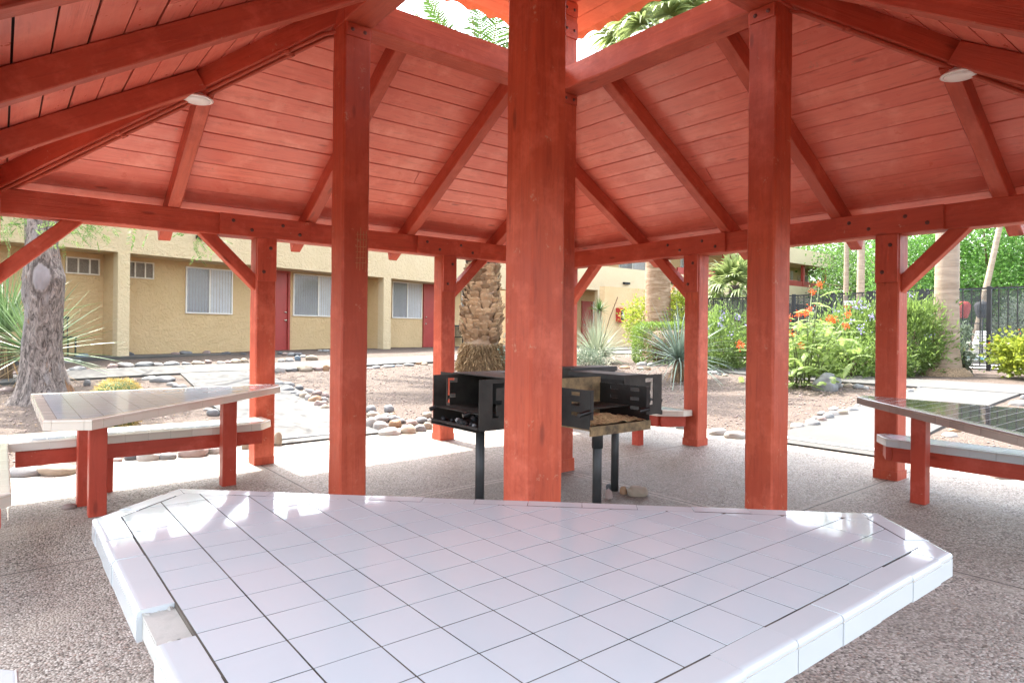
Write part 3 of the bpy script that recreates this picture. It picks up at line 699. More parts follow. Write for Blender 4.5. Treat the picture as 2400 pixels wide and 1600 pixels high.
fp = [(-2.70, -1.25), (-2.70, -2.70), (-1.18, -2.70), (-.965, -2.455), (-2.455, -1.02)]
tiled_slab(t1, 'tabletop', fp, [1]*5, TZ, .056, (-2.6385, -2.6385), 'white_tile', 'white_edge_tile', 'grout', first={0: .07, 3: .05, 1: .05}, skip={(0, 5)})
for x, y in ((-2.35, -1.6), (-1.55, -2.35), (-2.4, -2.4)): post_leg(t1, x, y, TZ-.06)
mb = MB()   # mortar bed, its wire lath and a screw where the tile is gone
ya, yb = -2.083, -1.937
mb.bx(-2.690, -2.6412, ya, yb, TZ-.05, TZ-.0165, 0, 0)
b0 = len(mb.v); nu, nv = 26, 14
for i in range(nu+1):
    for j in range(nv+1):
        y = ya+(yb-ya)*i/nu; x = -2.692+.0508*j/nv; e = min(i, nu-i, 3)/3
        mb.v.append((x, y, TZ-.0135+.0035*mnoise.noise((x*90, y*90, 2))+.0015*mnoise.noise((x*260, y*260, 5))+(1-e)*(.006+.006*mnoise.noise((x*140, y*140, 8)))))
for i in range(nu):
    for j in range(nv): q = b0+i*(nv+1)+j; mb.face([q, q+nv+1, q+nv+2, q+1][::-1], None, 0, 0)
for q in range(9): mb.bx(-2.668+q*.0032, -2.6665+q*.0032, -2.05+q*.001, -2.036+q*.001, TZ-.0126, TZ-.0112, 0, 1)
mb.lathe((-2.662, -2.0, TZ-.0125), [(.006, 0), (.006, .0014), (0, .0018)], 10, 0, 1)
mb.build('exposed_mortar', ['mortar', 'drain_steel'], t1)
t2 = thing('tiled_table', 'cream edged white tiled table beside the gnarled mesquite trunk', 'table', (-2.1, 2.1, 0), 'tiled tables in the pavilion corners')
tiled_slab(t2, 'tabletop', [(-2.71, 2.70), (-2.71, .97), (-2.50, .865), (-.975, 2.42), (-.925, 2.63), (-1.01, 2.70)], [1]*6, TZ, .056, (-2.65, 2.64-.1092*18), 'white_tile', 'cream_edge_tile', 'grout')
for x, y in ((-2.365, 1.955), (-2.40, 2.31), (-1.44, 2.275)): post_leg(t2, x, y, TZ-.05, .105)
t3 = thing('tiled_table', 'charcoal tiled table with pale grout and taupe edging beside the side path', 'table', (2.1, -2.1, 0), 'tiled tables in the pavilion corners')
tiled_slab(t3, 'tabletop', [(2.72, -2.70), (2.72, -.86), (2.53, -.885), (.975, -2.44), (1.0, -2.70)], [1]*5, TZ, .056, (2.66-.1092*20, -2.64), 'charcoal_tile', 'taupe_edge_tile', 'pale_grout', g=.0060, gd=.0005)
for x, y in ((2.29, -1.43), (2.35, -2.3), (1.5, -2.35)): post_leg(t3, x, y, TZ-.05, .095)

BZ = .43
def bench(label, polys, skirts, legs, tile='white_tile', edge='cream_edge_tile'):
    c = polys[0][0][0]; b = thing('tiled_bench', label, 'bench', (c[0], c[1], 0), 'tiled benches around the pavilion')
    for poly, edges, g0 in polys: tiled_slab(b, 'seat', poly, edges, BZ, .062, g0, tile, edge, 'pale_grout', bw=.055)
    for p, q in skirts:
        mb = MB(); mb.beam((*p, BZ-.062-.058), (*q, BZ-.062-.058), .04, .112, ch=.004, wob=.001); mb.build('skirt_board', 'red_leg_paint', b)
    for x, y in legs: post_leg(b, x, y, BZ-.06, .09)
    return b
bench('long white tiled corner bench behind the cream edged table', [
    ([(-2.838, 2.38), (-1.14, 2.42), (-1.0, 2.59), (-1.0, 2.845), (-2.838, 2.845)], [1, 1, 1, 1, 0], (-2.838, 2.44)),
    ([(-2.84, .72), (-2.84, 2.845), (-3.28, 2.845), (-3.28, .60), (-2.96, .60)], [1, 1, 1, 1, 1], (-2.90-.1092*3, .66))],
    [((-2.80, 2.425), (-1.12, 2.46)), ((-2.9, .75), (-2.9, 2.36))], [(-2.24, 2.64), (-3.05, 1.5)])
bench('blue white tiled bench behind the charcoal tiled table', [([(2.55, -1.10), (2.55, -3.3), (2.85, -3.3), (2.85, -.965), (2.74, -.955)], [1, 1, 1, 1, 1], (2.606, -3.24))],
      [((2.60, -1.14), (2.60, -3.25)), ((2.60, -1.10), (2.80, -1.0))], [(2.7, -2.3), (2.7, -3.2)], 'blue_white_tile', 'white_edge_tile')
bench('short white tiled bench behind the grills against a roof post', [([(2.50, 2.80), (2.50, 1.10), (2.70, .92), (2.85, .92), (2.85, 2.80)], [1]*5, (2.556, 1.0))],
      [((2.545, 2.75), (2.545, 1.12)), ((2.55, 1.10), (2.80, .98))], [(2.46, 1.33), (2.7, 2.6)])
bench('white tiled bench end just past the edge with the missing tile', [([(-2.85, -3.2), (-2.85, -1.32), (-2.96, -1.2), (-3.3, -1.2), (-3.3, -3.2)], [1]*5, (-2.905-.1092*3, -3.14))],
      [((-2.9, -3.1), (-2.9, -1.35))], [(-3.05, -1.6), (-3.05, -2.8)], 'white_tile', 'white_edge_tile')
# ------------------------------------------------------------------ park grills
class LB(MB):
    """mesh builder in a turned frame: u to the side, v towards the open front"""
    def __init__(s, o, f): MB.__init__(s); s.o = o; s.fx, s.fy = f
    def w(s, u, v, z): return (s.o[0]+u*s.fy+v*s.fx, s.o[1]-u*s.fx+v*s.fy, s.o[2]+z)
    def lb(s, u0, u1, v0, v1, z0, z1, t=0., mi=0):
        s.hexa([s.w(u0, v0, z0), s.w(u1, v0, z0), s.w(u1, v1, z0), s.w(u0, v1, z0), s.w(u0, v0, z1), s.w(u1, v0, z1), s.w(u1, v1, z1), s.w(u0, v1, z1)], t, mi)
def holed(mb, axis, pos, th, a0, a1, z0, z1, holes, mi=0):
    """an upright steel plate with rectangular cut-outs; axis 'u': plate across u at u=pos"""
    A = sorted({a0, a1, *[h[0] for h in holes], *[h[1] for h in holes]}); Z = sorted({z0, z1, *[h[2] for h in holes], *[h[3] for h in holes]})
    for za, zb in zip(Z[:-1], Z[1:]):
        run = None
        for aa, ab in list(zip(A[:-1], A[1:]))+[(None, None)]:
            solid = aa is not None and not any(h[0]-1e-6 <= aa and ab <= h[1]+1e-6 and h[2]-1e-6 <= za and zb <= h[3]+1e-6 for h in holes)
            if solid: run = (run[0], ab) if run else (aa, ab)
            elif run:
                if axis == 'u': mb.lb(pos-th/2, pos+th/2, run[0], run[1], za, zb, 0, mi)
                else: mb.lb(run[0], run[1], pos-th/2, pos+th/2, za, zb, 0, mi)
                run = None
def grill(label, o, f, w, d, zb, h, style, plate=True, pole=(0, 0), sleeve=False):
    g = thing('park_grill', label, 'grill', (o[0]+pole[0], o[1]+pole[1], 0), 'pedestal grills under the roof lantern')
    mat = 'ashy_steel' if style == 'ash' else 'black_steel'
    mb = LB((o[0], o[1], zb), f); th = .005
    mb.lb(-w/2, w/2, -d, .012, -.004, .004)                                   # floor plate
    holed(mb, 'v', -d+th/2, th, -w/2, w/2, .004, h, [])                       # back
    if style == 'ash':
        holes = [(-.16, -.085, h*q, h*q+.022) for q in (.28, .50, .72)] + [(-.34, -.265, h*q, h*q+.022) for q in (.28, .50, .72)]
    else:
        holes = [(-.13, -.10, .07, h-.025), (-.19, -.13, h-.055, h-.025), (-.175, -.13, .15, .178), (-.15, -.13, .07, .083)]
    hs = h if style != 'ash' else h*.86
    for u in (-w/2+th/2, w/2-th/2):
        m2 = LB((o[0], o[1], zb), f); holed(m2, 'u', u, th, -d, -.0, .004, hs, holes)
        if style == 'ash': ui = u-math.copysign(.0175, u); m2.lb(ui-.012, ui+.012, -.012, .0, .06, hs, 0, 0)
        m2.build('side_panel', 'sooty_steel' if style != 'ash' else 'black_steel', g)
    if style == 'ash':
        mb.lb(-w/2, w/2, .0, .010, -.035, .022, 0, 0)
    else:
        mb.lb(-w/2, w/2, .0, .012, -.012, .022)
    mb.build('firebox', mat, g)
    if plate:
        p = LB((o[0], o[1], zb), f); p.lb(-w/2-.012, w/2+.012, -d-.012, -d*.45, h, h+.006); p.lb(-w/2-.012, w/2+.012, -d-.012, -d-.006, h-.03, h)
        p.build('cover_plate', 'iron_pipe', g)
    gr = LB((o[0], o[1], zb), f); zg = .10 if style != 'ash' else .10; vf = -.01 if style != 'ash' else -.17
    for q in range(13):
        u = -w/2+.03+(w-.06)*q/12; gr.tube([gr.w(u, -d+.02, zg), gr.w(u, vf, zg)], .0045, 6)
    for v in (-d+.02, vf): gr.tube([gr.w(-w/2+.012, v, zg), gr.w(w/2-.012, v, zg)], .006, 6)
    gr.build('cooking_grate', 'sooty_steel', g)
    for u in ((-w/2+.09,), (w/2-.05,)):
        hd = LB((o[0], o[1], zb), f); u = u[0]; v0, v1 = .01, (.12 if style == 'ash' else .05)
        p0, p1 = (gr.w(u, v0, zg), gr.w(u+.01, v1, zg-.012))
        if style == 'ash': p0, p1 = ((gr.w(u-.07, .01, zg-.005), gr.w(u+.04, .02, zg-.012)) if u < 0 else (gr.w(u+.03, -.01, zg+.01), gr.w(u+.16, .02, zg)))
        hd.tube([p0, p1], [.011, .012], 10)
        D = Vector(p1)-Vector(p0)
        for q in range(14):
            c = Vector(p0)+D*(q+.5)/14; hd.lathe(c, [(.012, -.0026), (.0142, 0), (.012, .0026)], 10, 0, 0, D)
        hd.build('coil_handle', 'black_grip', g)
    fill = LB((o[0], o[1], zb), f)
    if style == 'ash':
        n = 22; b = 0
        for i in range(n+1):
            for j in range(n+1):
                u, v = -w/2+.01+(w-.02)*i/n, -d+.01+(d-.02)*j/n
                z = .012+.045*math.exp(-((u-.02)/.2)**2-((v+.16)/.11)**2)+.012*mnoise.noise((u*30, v*30, 1))+.012
                fill.v.append(fill.w(u, v, z))
        for i in range(n):
            for j in range(n):
                a = i*(n+1)+j; fill.face([a, a+n+1, a+n+2, a+1], None, 0, 0, True)
        fill.build('ash_bed', 'ash', g)
    else:
        for q in range(16):
            u = random.uniform(-w/2+.03, w/2-.03); v = random.uniform(-.09, -.02) if q < 11 else random.uniform(-d+.05, -.05); r = random.uniform(.014, .026)
            fill = LB((o[0], o[1], zb), f); fill.lathe(fill.w(u, v, .004+r*.7), [(0, -r*.8), (r*.8, -r*.5), (r, 0), (r*.7, r*.6), (0, r*.8)], 7, 0, 0, (random.uniform(-.5, .5), random.uniform(-.5, .5), 1))
            fill.build('coal', 'pale_ember' if q % 4 == 0 else 'charcoal', g)
    px, py = o[0]+pole[0], o[1]+pole[1]; pm = MB()
    pm.tube([(px, py, .017*px-.02), (px, py, zb-.006)], .030, 18)
    if sleeve: pm.tube([(px, py, zb-.17), (px, py, zb-.008)], .0365, 18)
    pm.lathe((px, py, zb-.02), [(.036, 0), (.07, .012), (.07, .016)], 18)
    pm.build('pole', 'iron_pipe', g)
    return g
grill('black park grill facing the cream edged table, F-shaped slots in its sides', (-.62, .21), (-1, 0), .53, .44, .63, .31, 'slot', True, (.20, .0))
grill('rusty tan park grill with an ash heap and ashy front lip', (.11, -.535), (0, -1), .545, .44, .655, .275, 'ash', False, (.05, .245), True)
grill('black park grill on a bare pipe behind the ashy grill, facing the short bench', (1.05, .175), (1, 0), .55, .43, .63, .295, 'slot', True, (-.20, .01))
grill('black park grill backing onto the slotted grill and facing the garden path', (.09, 1.02), (0, 1), .62, .42, .62, .30, 'slot', True, (.26, -.27))
grill('black park grill tucked against the far inner post, only its cover plate showing', (.93, .862), (0, 1), .52, .36, .63, .315, 'slot', True, (-.23, -.14))

# ------------------------------------------------------------------ trench drains where the paths meet the patio
for k, w in ((0, 'steel trench drain grate across the mouth of the garden path'), (1, 'steel trench drain grate across the mouth of the side path')):
    x, y, _ = T(k, 0, 3.95, 0); d = tag(thing('drain_grate', w, 'drain', (x, y, H(x, y))), w, 'drain', 'trench drains at the patio edge')
    mb = MB(); L = 1.36 if k == 0 else 1.24; zz = H(x, y)+.0295
    for r in (3.90, 4.0):
        p, q = T(k, -L/2, r, zz), T(k, L/2, r, zz); mb.beam(p, q, .012, .012, ch=.001, segs=1, wob=0)
    n = int(L/.026)
    for i in range(n): a = -L/2+(i+.5)*L/n; mb.beam(T(k, a, 3.906, zz), T(k, a, 3.994, zz), .016, .010, ch=.001, segs=1, wob=0)
    mb.build('grate_bars', 'drain_steel', d)
    mb = MB(); p = T(k, -L/2, 3.90, 0); q = T(k, L/2, 4.0, 0); mb.bx(min(p[0], q[0]), max(p[0], q[0]), min(p[1], q[1]), max(p[1], q[1]), zz-.03, zz-.0055); mb.build('channel', 'dark_gap', d)

# ------------------------------------------------------------------ river rocks
import bmesh
def ico(sub):
    bm = bmesh.new(); bmesh.ops.create_icosphere(bm, subdivisions=sub, radius=1); V = np.array([v.co[:] for v in bm.verts]); F = np.array([[v.index for v in f.verts] for f in bm.faces]); bm.free(); return V, F
ICO = {s: ico(s) for s in (1, 2, 3, 4)}
def rock_mesh(sx, sy, sz, sub=3, rough=.16):
    V, F = ICO[sub]; o = np.array([random.uniform(0, 99) for _ in range(3)]); V = V.copy()
    for i, v in enumerate(V):
        n = mnoise.noise(Vector(v*1.1+o))*rough*1.6 + mnoise.noise(Vector(v*2.6+o))*rough*.5
        V[i] = v*(1+n)
    V = np.sign(V)*np.abs(V)**.92
    V[:, 2] = np.where(V[:, 2] < -.55, -.55+(V[:, 2]+.55)*.3, V[:, 2])
    return V*np.array((sx, sy, sz)), F
ORD = 'first second third fourth fifth sixth seventh eighth ninth tenth eleventh twelfth thirteenth fourteenth fifteenth sixteenth seventeenth eighteenth nineteenth twentieth'.split()
CW = {'g': ('rock_grey', 'grey'), 'p': ('rock_pale', 'pale'), 't': ('rock_tan', 'tan'), 'k': ('rock_pink', 'pinkish'), 'd': ('rock_dark', 'dark'), 'o': ('rock_orange', 'orange'), 'b': ('rock_blue', 'bluish')}
seen_labels = {}
def rocks(where, group, scale, ox, oy, items, hr=.46, sub=3):
    """items: x, y (centre, in a zoomed view), width, colour, optional height; placed on the ground where they are seen"""
    cnt = {}
    for it in items:
        x, y, w, c = it[:4]; px, py, wp = ox+x/scale, oy+y/scale, w/scale
        hp = (it[4]/scale) if len(it) > 4 else wp*hr
        P, t = at(px, py+hp*.42); sx = wp*t/FPX/2*1.04; sz = max(hp*t/FPX/2*1.28, sx*.40)
        sy = sx*random.uniform(.62, .9); V, F = rock_mesh(sx, sy, sz, sub)
        a = math.atan2(RT[1], RT[0])+random.uniform(-.25, .25); ca, sa = math.cos(a), math.sin(a); V = np.column_stack((V[:, 0]*ca-V[:, 1]*sa, V[:, 0]*sa+V[:, 1]*ca, V[:, 2]))
        # tilt a little
        tl = random.uniform(-.12, .12); V[:, 2] += V[:, 0]*tl
        base = np.array((P[0], P[1], (PADZ(P[0], P[1]) if max(abs(P[0]), abs(P[1])) < 3.96 else zground(P[0], P[1]))+sz*.52-.008)); mat, word = CW[c]
        k = cnt.get(word, 0); cnt[word] = k+1
        total = sum(1 for q in items if CW[q[3]][1] == word)
        lab = f'{word} river rock {where}' if total == 1 else f'{ORD[k]} {word} river rock {where}'
        o = fast_mesh('river_rock', V+base, F, np.zeros(len(F)), mat, loc=base, smooth=True); tag(o, lab, 'rock', group)
rocks('in the row between cross path and tan building', 'rocks bordering the paths', 3.794, 0, 760, [(585, 408, 90, 'g', 34), (685, 390, 130, 'g', 52), (1000, 368, 95, 'k', 50), (1115, 358, 130, 'p', 50), (1280, 357, 160, 'g', 34), (1405, 350, 90, 'p', 38), (1530, 350, 130, 'g', 30), (1655, 347, 80, 'g', 28), (1765, 342, 110, 't', 34), (1848, 332, 62, 'k', 36), (1965, 342, 72, 'p', 26), (2028, 335, 60, 'k', 30), (2100, 325, 92, 't', 40), (2175, 318, 70, 't', 46)])
rocks('lying against the tan building walkway', 'rocks bordering the paths', 3.794, 0, 760, [(540, 268, 64, 'b', 36), (635, 265, 118, 'g', 64), (735, 285, 128, 'b', 62), (822, 290, 40, 'd', 40), (905, 285, 80, 'p', 24), (990, 282, 80, 'k', 22), (1075, 278, 60, 'g', 26), (1150, 268, 90, 'd', 50), (580, 312, 140, 'p', 54), (680, 320, 84, 'g', 30), (1560, 265, 80, 'k', 12), (1655, 257, 110, 'g', 22), (1835, 246, 70, 'k', 32), (2005, 256, 90, 'd', 14), (2165, 257, 60, 'd', 16)])
rocks('at the bed corner before the red door', 'rocks bordering the paths', 4.2, 620, 780, [(150, 195, 50, 'd', 36), (205, 203, 62, 'k', 36), (265, 206, 70, 'g', 40), (335, 207, 84, 'd', 36), (375, 225, 60, 'p', 26), (325, 247, 62, 'b', 56), (245, 265, 84, 'g', 44), (163, 266, 66, 'p', 34), (467, 243, 112, 't', 56), (545, 170, 40, 'p', 20), (600, 172, 80, 'g', 26)])
rocks('along the gravel side of the cross path', 'rocks bordering the paths', 4.2, 620, 780, [(150, 362, 108, 'p', 58), (268, 357, 112, 'g', 46), (404, 345, 146, 't', 70), (535, 347, 100, 'k', 56), (608, 345, 62, 'o', 70), (1030, 340, 60, 'k', 22), (1095, 329, 84, 'g', 34), (1200, 322, 90, 'p', 28), (1256, 318, 60, 'b', 28), (1330, 316, 72, 'p', 24), (1420, 311, 100, 'g', 22), (1528, 290, 82, 'o', 36), (1575, 300, 62, 't', 30), (1902, 290, 50, 'o', 46)])
rocks('heaped beside the garden path', 'rocks heaped by the garden path', 4.2, 620, 780, [(150, 490, 100, 'g', 44), (240, 497, 110, 'g', 40), (338, 530, 84, 'd', 50), (222, 543, 146, 'g', 68), (292, 588, 84, 'd', 36), (435, 562, 100, 'p', 44), (520, 583, 96, 'k', 50), (602, 600, 70, 'k', 52), (345, 602, 72, 'g', 66), (392, 610, 90, 't', 80), (428, 640, 70, 'p', 76), (490, 648, 118, 'o', 78), (585, 645, 80, 'p', 56), (530, 690, 90, 'k', 84), (580, 690, 84, 'k', 90), (592, 722, 92, 't', 70)])
rocks('in the pile at the patio edge by the grills', 'rocks piled by the patio', 4.2, 620, 780, [(1050, 732, 110, 'g', 76), (1075, 788, 136, 't', 70), (1224, 730, 94, 'g', 80), (1195, 797, 74, 'p', 40), (1262, 784, 70, 'o', 34), (1145, 830, 142, 'p', 72), (1270, 828, 126, 'g', 66), (1350, 855, 80, 'g', 50), (1445, 872, 118, 'k', 66), (1550, 846, 116, 'g', 60), (1600, 802, 96, 't', 66), (1628, 862, 50, 'p', 56), (1048, 878, 130, 'p', 110), (1152, 908, 154, 'p', 96), (1290, 882, 120, 'o', 84), (1605, 915, 90, 't', 80), (1530, 938, 116, 'g', 74), (1235, 967, 216, 'p', 78), (1413, 943, 152, 't', 100)])
rocks('at the patio edge behind the cream edged table', 'rocks along the patio edge', 3.794, 0, 760, [(225, 1308, 300, 'g', 76), (522, 1287, 276, 't', 104), (755, 1245, 52, 'p', 40), (1048, 1202, 74, 'k', 44), (1180, 1168, 124, 'd', 76), (1318, 1162, 200, 'p', 98), (1490, 1167, 146, 'g', 66), (1713, 1122, 246, 'k', 112), (1905, 1112, 150, 'p', 76), (2108, 1056, 64, 't', 56), (2182, 1078, 64, 't', 74)])
rocks('at the corner of the garden path near the cactus', 'rocks near the cactus', 3.794, 0, 760, [(1330, 470, 120, 'p', 34), (1450, 480, 190, 'g', 48), (1530, 518, 100, 'p', 40), (1612, 546, 96, 'g', 40), (1560, 545, 50, 'd', 40), (772, 518, 62, 'g', 62), (62, 443, 104, 'p', 36), (142, 437, 70, 'k', 50), (60, 566, 124, 'k', 44), (1900, 772, 110, 'g', 60), (1850, 742, 70, 'p', 24)])
rocks('beside the drain at the foot of the roof post', 'rocks by the drain', 4.2, 620, 780, [(128, 1046, 84, 't', 150)])
rocks('edging the gravel along the side path', 'rocks along the side path', 4.055, 1820, 820, [(545, 552, 84, 'p', 46), (720, 560, 116, 'g', 64), (772, 522, 66, 'p', 50), (805, 545, 64, 'k', 40), (855, 540, 54, 'g', 30), (432, 590, 76, 'g', 40), (620, 587, 122, 't', 82), (545, 603, 110, 'p', 66), (492, 628, 104, 'g', 72), (432, 655, 74, 'k', 66), (388, 640, 90, 'p', 40), (338, 682, 132, 'g', 84), (205, 707, 138, 'p', 66)])
rocks('between the curved path and the roof post', 'rocks along the curved path', 4.055, 1820, 820, [(600, 332, 76, 'p', 38), (680, 332, 88, 't', 40), (778, 340, 104, 'g', 46), (852, 352, 62, 'p', 36), (902, 355, 44, 'k', 28), (1270, 388, 70, 'g', 46), (1312, 372, 54, 't', 36), (1360, 354, 42, 'd', 34), (2290, 492, 144, 'p', 60), (2345, 442, 50, 'g', 50), (1648, 793, 124, 'p', 50), (1692, 748, 112, 'o', 44), (1925, 1120, 132, 'p', 56), (2140, 1200, 160, 'k', 50)])
rocks('between the hedge and the far inner post', 'rocks by the hedge', 4.611, 1320, 560, [(690, 1140, 74, 'g', 40), (762, 1138, 74, 'd', 36), (822, 1134, 46, 'g', 34), (855, 1340, 110, 'p', 46), (952, 1346, 84, 'p', 40), (664, 1378, 114, 'o', 34), (835, 1392, 90, 't', 26), (915, 1390, 64, 'o', 44), (1590, 1436, 60, 'g', 40), (1640, 1440, 76, 'p', 40), (1692, 1455, 46, 'd', 26), (1748, 1465, 70, 't', 32)])
rocks('at the gravel edge near the side path mouth', 'rocks along the side path', 2.091, 1400, 850, [(590, 336, 84, 'p', 36), (676, 350, 96, 'p', 40), (290, 296, 62, 't', 26), (356, 302, 62, 'p', 28), (405, 312, 40, 'g', 26)])
rocks('on the patio beside the grill pipes', 'rocks by the grill pipes', 3.733, 980, 820, [(1915, 1232, 176, 't', 92), (1795, 1226, 66, 'o', 76), (1665, 1262, 60, 'k', 100), (1672, 1196, 56, 'd', 60)], sub=4)
rocks('lying alone on the patio by the table legs', 'loose rock on the patio', 6.534, 0, 980, [(1058, 1340, 180, 'k', 96)])
bp, bt = at(1938, 912); V, F = rock_mesh(.22, .20, .17, 4, .3); bl_ = np.array((bp[0], bp[1], H(bp[0], bp[1])+.06))
tag(fast_mesh('boulder', V+bl_, F, np.zeros(len(F)), 'rock_grey', loc=bl_, smooth=True), 'jagged grey boulder at the foot of the orange flowered shrub', 'boulder')

# small loose stones and litter over the gravel, too many to count
def pebbles(n):
    V0, F0 = ICO[1]; Vs = []; Fs = []; c = 0
    while c < n:
        r = abs(random.gauss(0, 1)); 
        if random.random() < .5: x, y = random.uniform(-5, 9.5), random.uniform(4.1, 9.2)
        else: x, y = random.uniform(4.1, 8.2), random.uniform(-3, 8)
        if max(abs(x), abs(y)) < 4.02 or (abs(x-.1) < .75 and y < 9.5) or (abs(y) < .68 and x < 9): continue
        s = random.uniform(.006, .018); a = random.uniform(0, 6.28); z = zground(x, y)
        V = V0*np.array((s*random.uniform(.8, 1.5), s, s*.6)); ca, sa = math.cos(a), math.sin(a)
        Vs.append(np.column_stack((V[:, 0]*ca-V[:, 1]*sa+x, V[:, 0]*sa+V[:, 1]*ca+y, V[:, 2]+z+s*.3))); Fs.append(F0+c*len(V0)); c += 1
    return np.vstack(Vs), np.vstack(Fs)
V, F = pebbles(7000); kind(fast_mesh('gravel_pebbles', V, F, np.zeros(len(F)), 'rock_pink', smooth=True), 'stuff')['label'] = 'loose pebbles over the gravel beds'
Vs = []; n = 5200
for i in range(n):
    while True:
        x, y = (random.uniform(-5, 9), random.uniform(4.0, 9.2)) if random.random() < .7 else (random.uniform(4.0, 8.3), random.uniform(-3, 8))
        if max(abs(x), abs(y)) < 3.97 or (abs(x-.1) < .7 and y < 9.5 and random.random() < .93) or (abs(y) < .66 and random.random() < .95): continue
        break
    a = random.uniform(0, 6.28); L, w = random.uniform(.012, .045), random.uniform(.003, .008); z = H(x, y)+.005
    dx, dy = math.cos(a)*L, math.sin(a)*L; zt = random.uniform(0, .012)
    Vs += [(x, y, z), (x+dx*.5-dy/L*w, y+dy*.5+dx/L*w, z+zt*.5+.003), (x+dx, y+dy, z+zt), (x+dx*.5+dy/L*w, y+dy*.5-dx/L*w, z+zt*.5)]
F = np.arange(4*n).reshape(n, 4); o = fast_mesh('leaf_litter', np.array(Vs), F, RNG.random(n), 'dry_leaf'); kind(o, 'stuff')['label'] = 'dry leaf litter over the gravel beds'

# ------------------------------------------------------------------ tan single storey apartment wing behind the garden
A14 = math.radians(14.2); U = np.array((math.cos(A14), math.sin(A14))); N = np.array((math.sin(A14), -math.cos(A14))); P0 = np.array((-.59, 14.5))
def fu(px, back=0.):
    """distance along the facade of what is seen at column px, in the plane set back from the front"""
    r = ray(px, 777)[:2]; o = P0-N*back; A = np.array([[U[0], -r[0]], [U[1], -r[1]]]); s = np.linalg.solve(A, CAM[:2]-o); return s[0]
def fz(px, py, back=0.):
    r = ray(px, py); u = fu(px, back); q = P0-N*back+U*u; t = ((q-CAM[:2])@FWD[:2])/(r[:2]@FWD[:2]); return CAM[2]+t*r[2]
class FB(MB):
    """builder in facade coordinates: u along, v outwards from the front plane, z up"""
    def __init__(s, P=P0, U_=U, N_=N): MB.__init__(s); s.P, s.U_, s.N_ = P, U_, N_
    def w(s, u, v, z): q = s.P+s.U_*u+s.N_*v; return (q[0], q[1], z)
    def fb(s, u0, u1, v0, v1, z0, z1, t=0., mi=0):
        s.hexa([s.w(u0, v1, z0), s.w(u1, v1, z0), s.w(u1, v0, z0), s.w(u0, v0, z0), s.w(u0, v1, z1), s.w(u1, v1, z1), s.w(u1, v0, z1), s.w(u0, v0, z1)][::1], t, mi)
BK = .9; SOF = fz(290, 592); GZ = .44
bA = thing('apartment_wing', 'tan stucco single storey apartment wing with red doors and deep eaves', 'building', (P0[0], P0[1], GZ))
ur, ul = fu(1205, 0), -9.
f = FB(); f.fb(ul, ur, -BK-.3, -BK, GZ, SOF+.02); f.build('wall', 'stucco_tan', bA)
f = FB(); f.fb(ul, ur, -.28, 0, SOF, SOF+1.75); f.fb(ul, ur, -BK-.3, -.28, SOF+.004, SOF+.2)
# rounded lower edge of the fascia
f.build('fascia', 'stucco_cream', bA)
f = FB(); f.fb(ul, ur, -8, -.28, SOF+1.3, SOF+1.4); f.build('roof', 'stucco_tan', bA)
for a, b in ((275, 303), (898, 915.5), (-330, -290)):
    u0, u1 = fu(a), fu(b); f = FB(); f.fb(u0, u1, -.27, .006, GZ-.2, SOF+.01); f.build('column', 'stucco_cream', bA)
    f = FB(); f.fb(u0+.02, u1-.06, -BK, -.26, GZ-.1, SOF+.01); f.build('fin_wall', 'stucco_tan', bA)
f = FB(); f.fb(ul, ur, -BK-.1, .42, GZ-.3, GZ+.12); kind(f.build('building_walkway', 'concrete'), 'structure')
def window(parent, f0, u0, u1, z0, z1, v, blinds=True, split=.5, open_r=False):
    w = f0(); e = .035
    for a, b, c, d in ((u0, u1, z0, z0+e), (u0, u1, z1-e, z1), (u0, u0+e, z0+e, z1-e), (u1-e, u1, z0+e, z1-e)): w.fb(a, b, v-.01, v+.045, c, d)
    m_ = u0+(u1-u0)*split; w.fb(m_-.02, m_+.02, v, v+.04, z0+e, z1-e); o = w.build('window', 'white_frame', parent)
    for a, b, mat in ((u0+e, m_-.02, 'screened_glass'), (m_+.02, u1-e, 'window_glass')):
        p = f0(); p.fb(a, b, v+.018, v+.024, z0+e, z1-e); p.build('pane', mat, o)
    if blinds:
        p = f0(); n = int((u1-u0)/.085)
        for i in range(n):
            a = u0+e+(u1-u0-2*e)*i/n; wd = (u1-u0-2*e)/n*.93; q = random.uniform(-.004, .004)
            p.hexa([p.w(a, v+.010+q, z0+e), p.w(a+wd, v+.003, z0+e), p.w(a+wd, v+.001, z0+e), p.w(a, v+.008+q, z0+e), p.w(a, v+.010+q, z1-e), p.w(a+wd, v+.003, z1-e), p.w(a+wd, v+.001, z1-e), p.w(a, v+.008+q, z1-e)], random.random())
        p.build('blinds', 'blind', o)
    else:
        p = f0(); p.fb(u0+e, u1-e, v+.001, v+.006, z0+e, z1-e); p.build('dark_room', 'dark_interior', o)
    return o
def door(parent, f0, u0, u1, z0, z1, v, knob_right=True):
    w = f0(); e = .07
    for a, b, c, d in ((u0, u0+e, z0, z1), (u1-e, u1, z0, z1), (u0+e, u1-e, z1-e, z1)): w.fb(a, b, v-.01, v+.06, c, d)
    o = w.build('door', 'red_trim_paint', parent)
    p = f0(); p.fb(u0+e+.004, u1-e-.004, v-.008, v+.012, z0+.02, z1-e-.004); p.build('door_leaf', 'red_door_paint', o)
    p = f0(); p.fb(u0+e, u1-e, v, v+.03, z0-.01, z0+.018); p.build('threshold', 'dark_interior', o)
    k = (u1-e-.07) if knob_right else (u0+e+.07)
    for z in (z0+.93, z0+1.18):
        p = f0()
        p.lathe(p.w(k, v+.012, z), [(.028, 0), (.028, .008), (.012, .012), (.012, .03), (.030, .04), (.026, .06), (0, .066)], 14, 0, 0, (p.N_[0], p.N_[1], 0))
        p.build('knob', 'brass_knob', o)
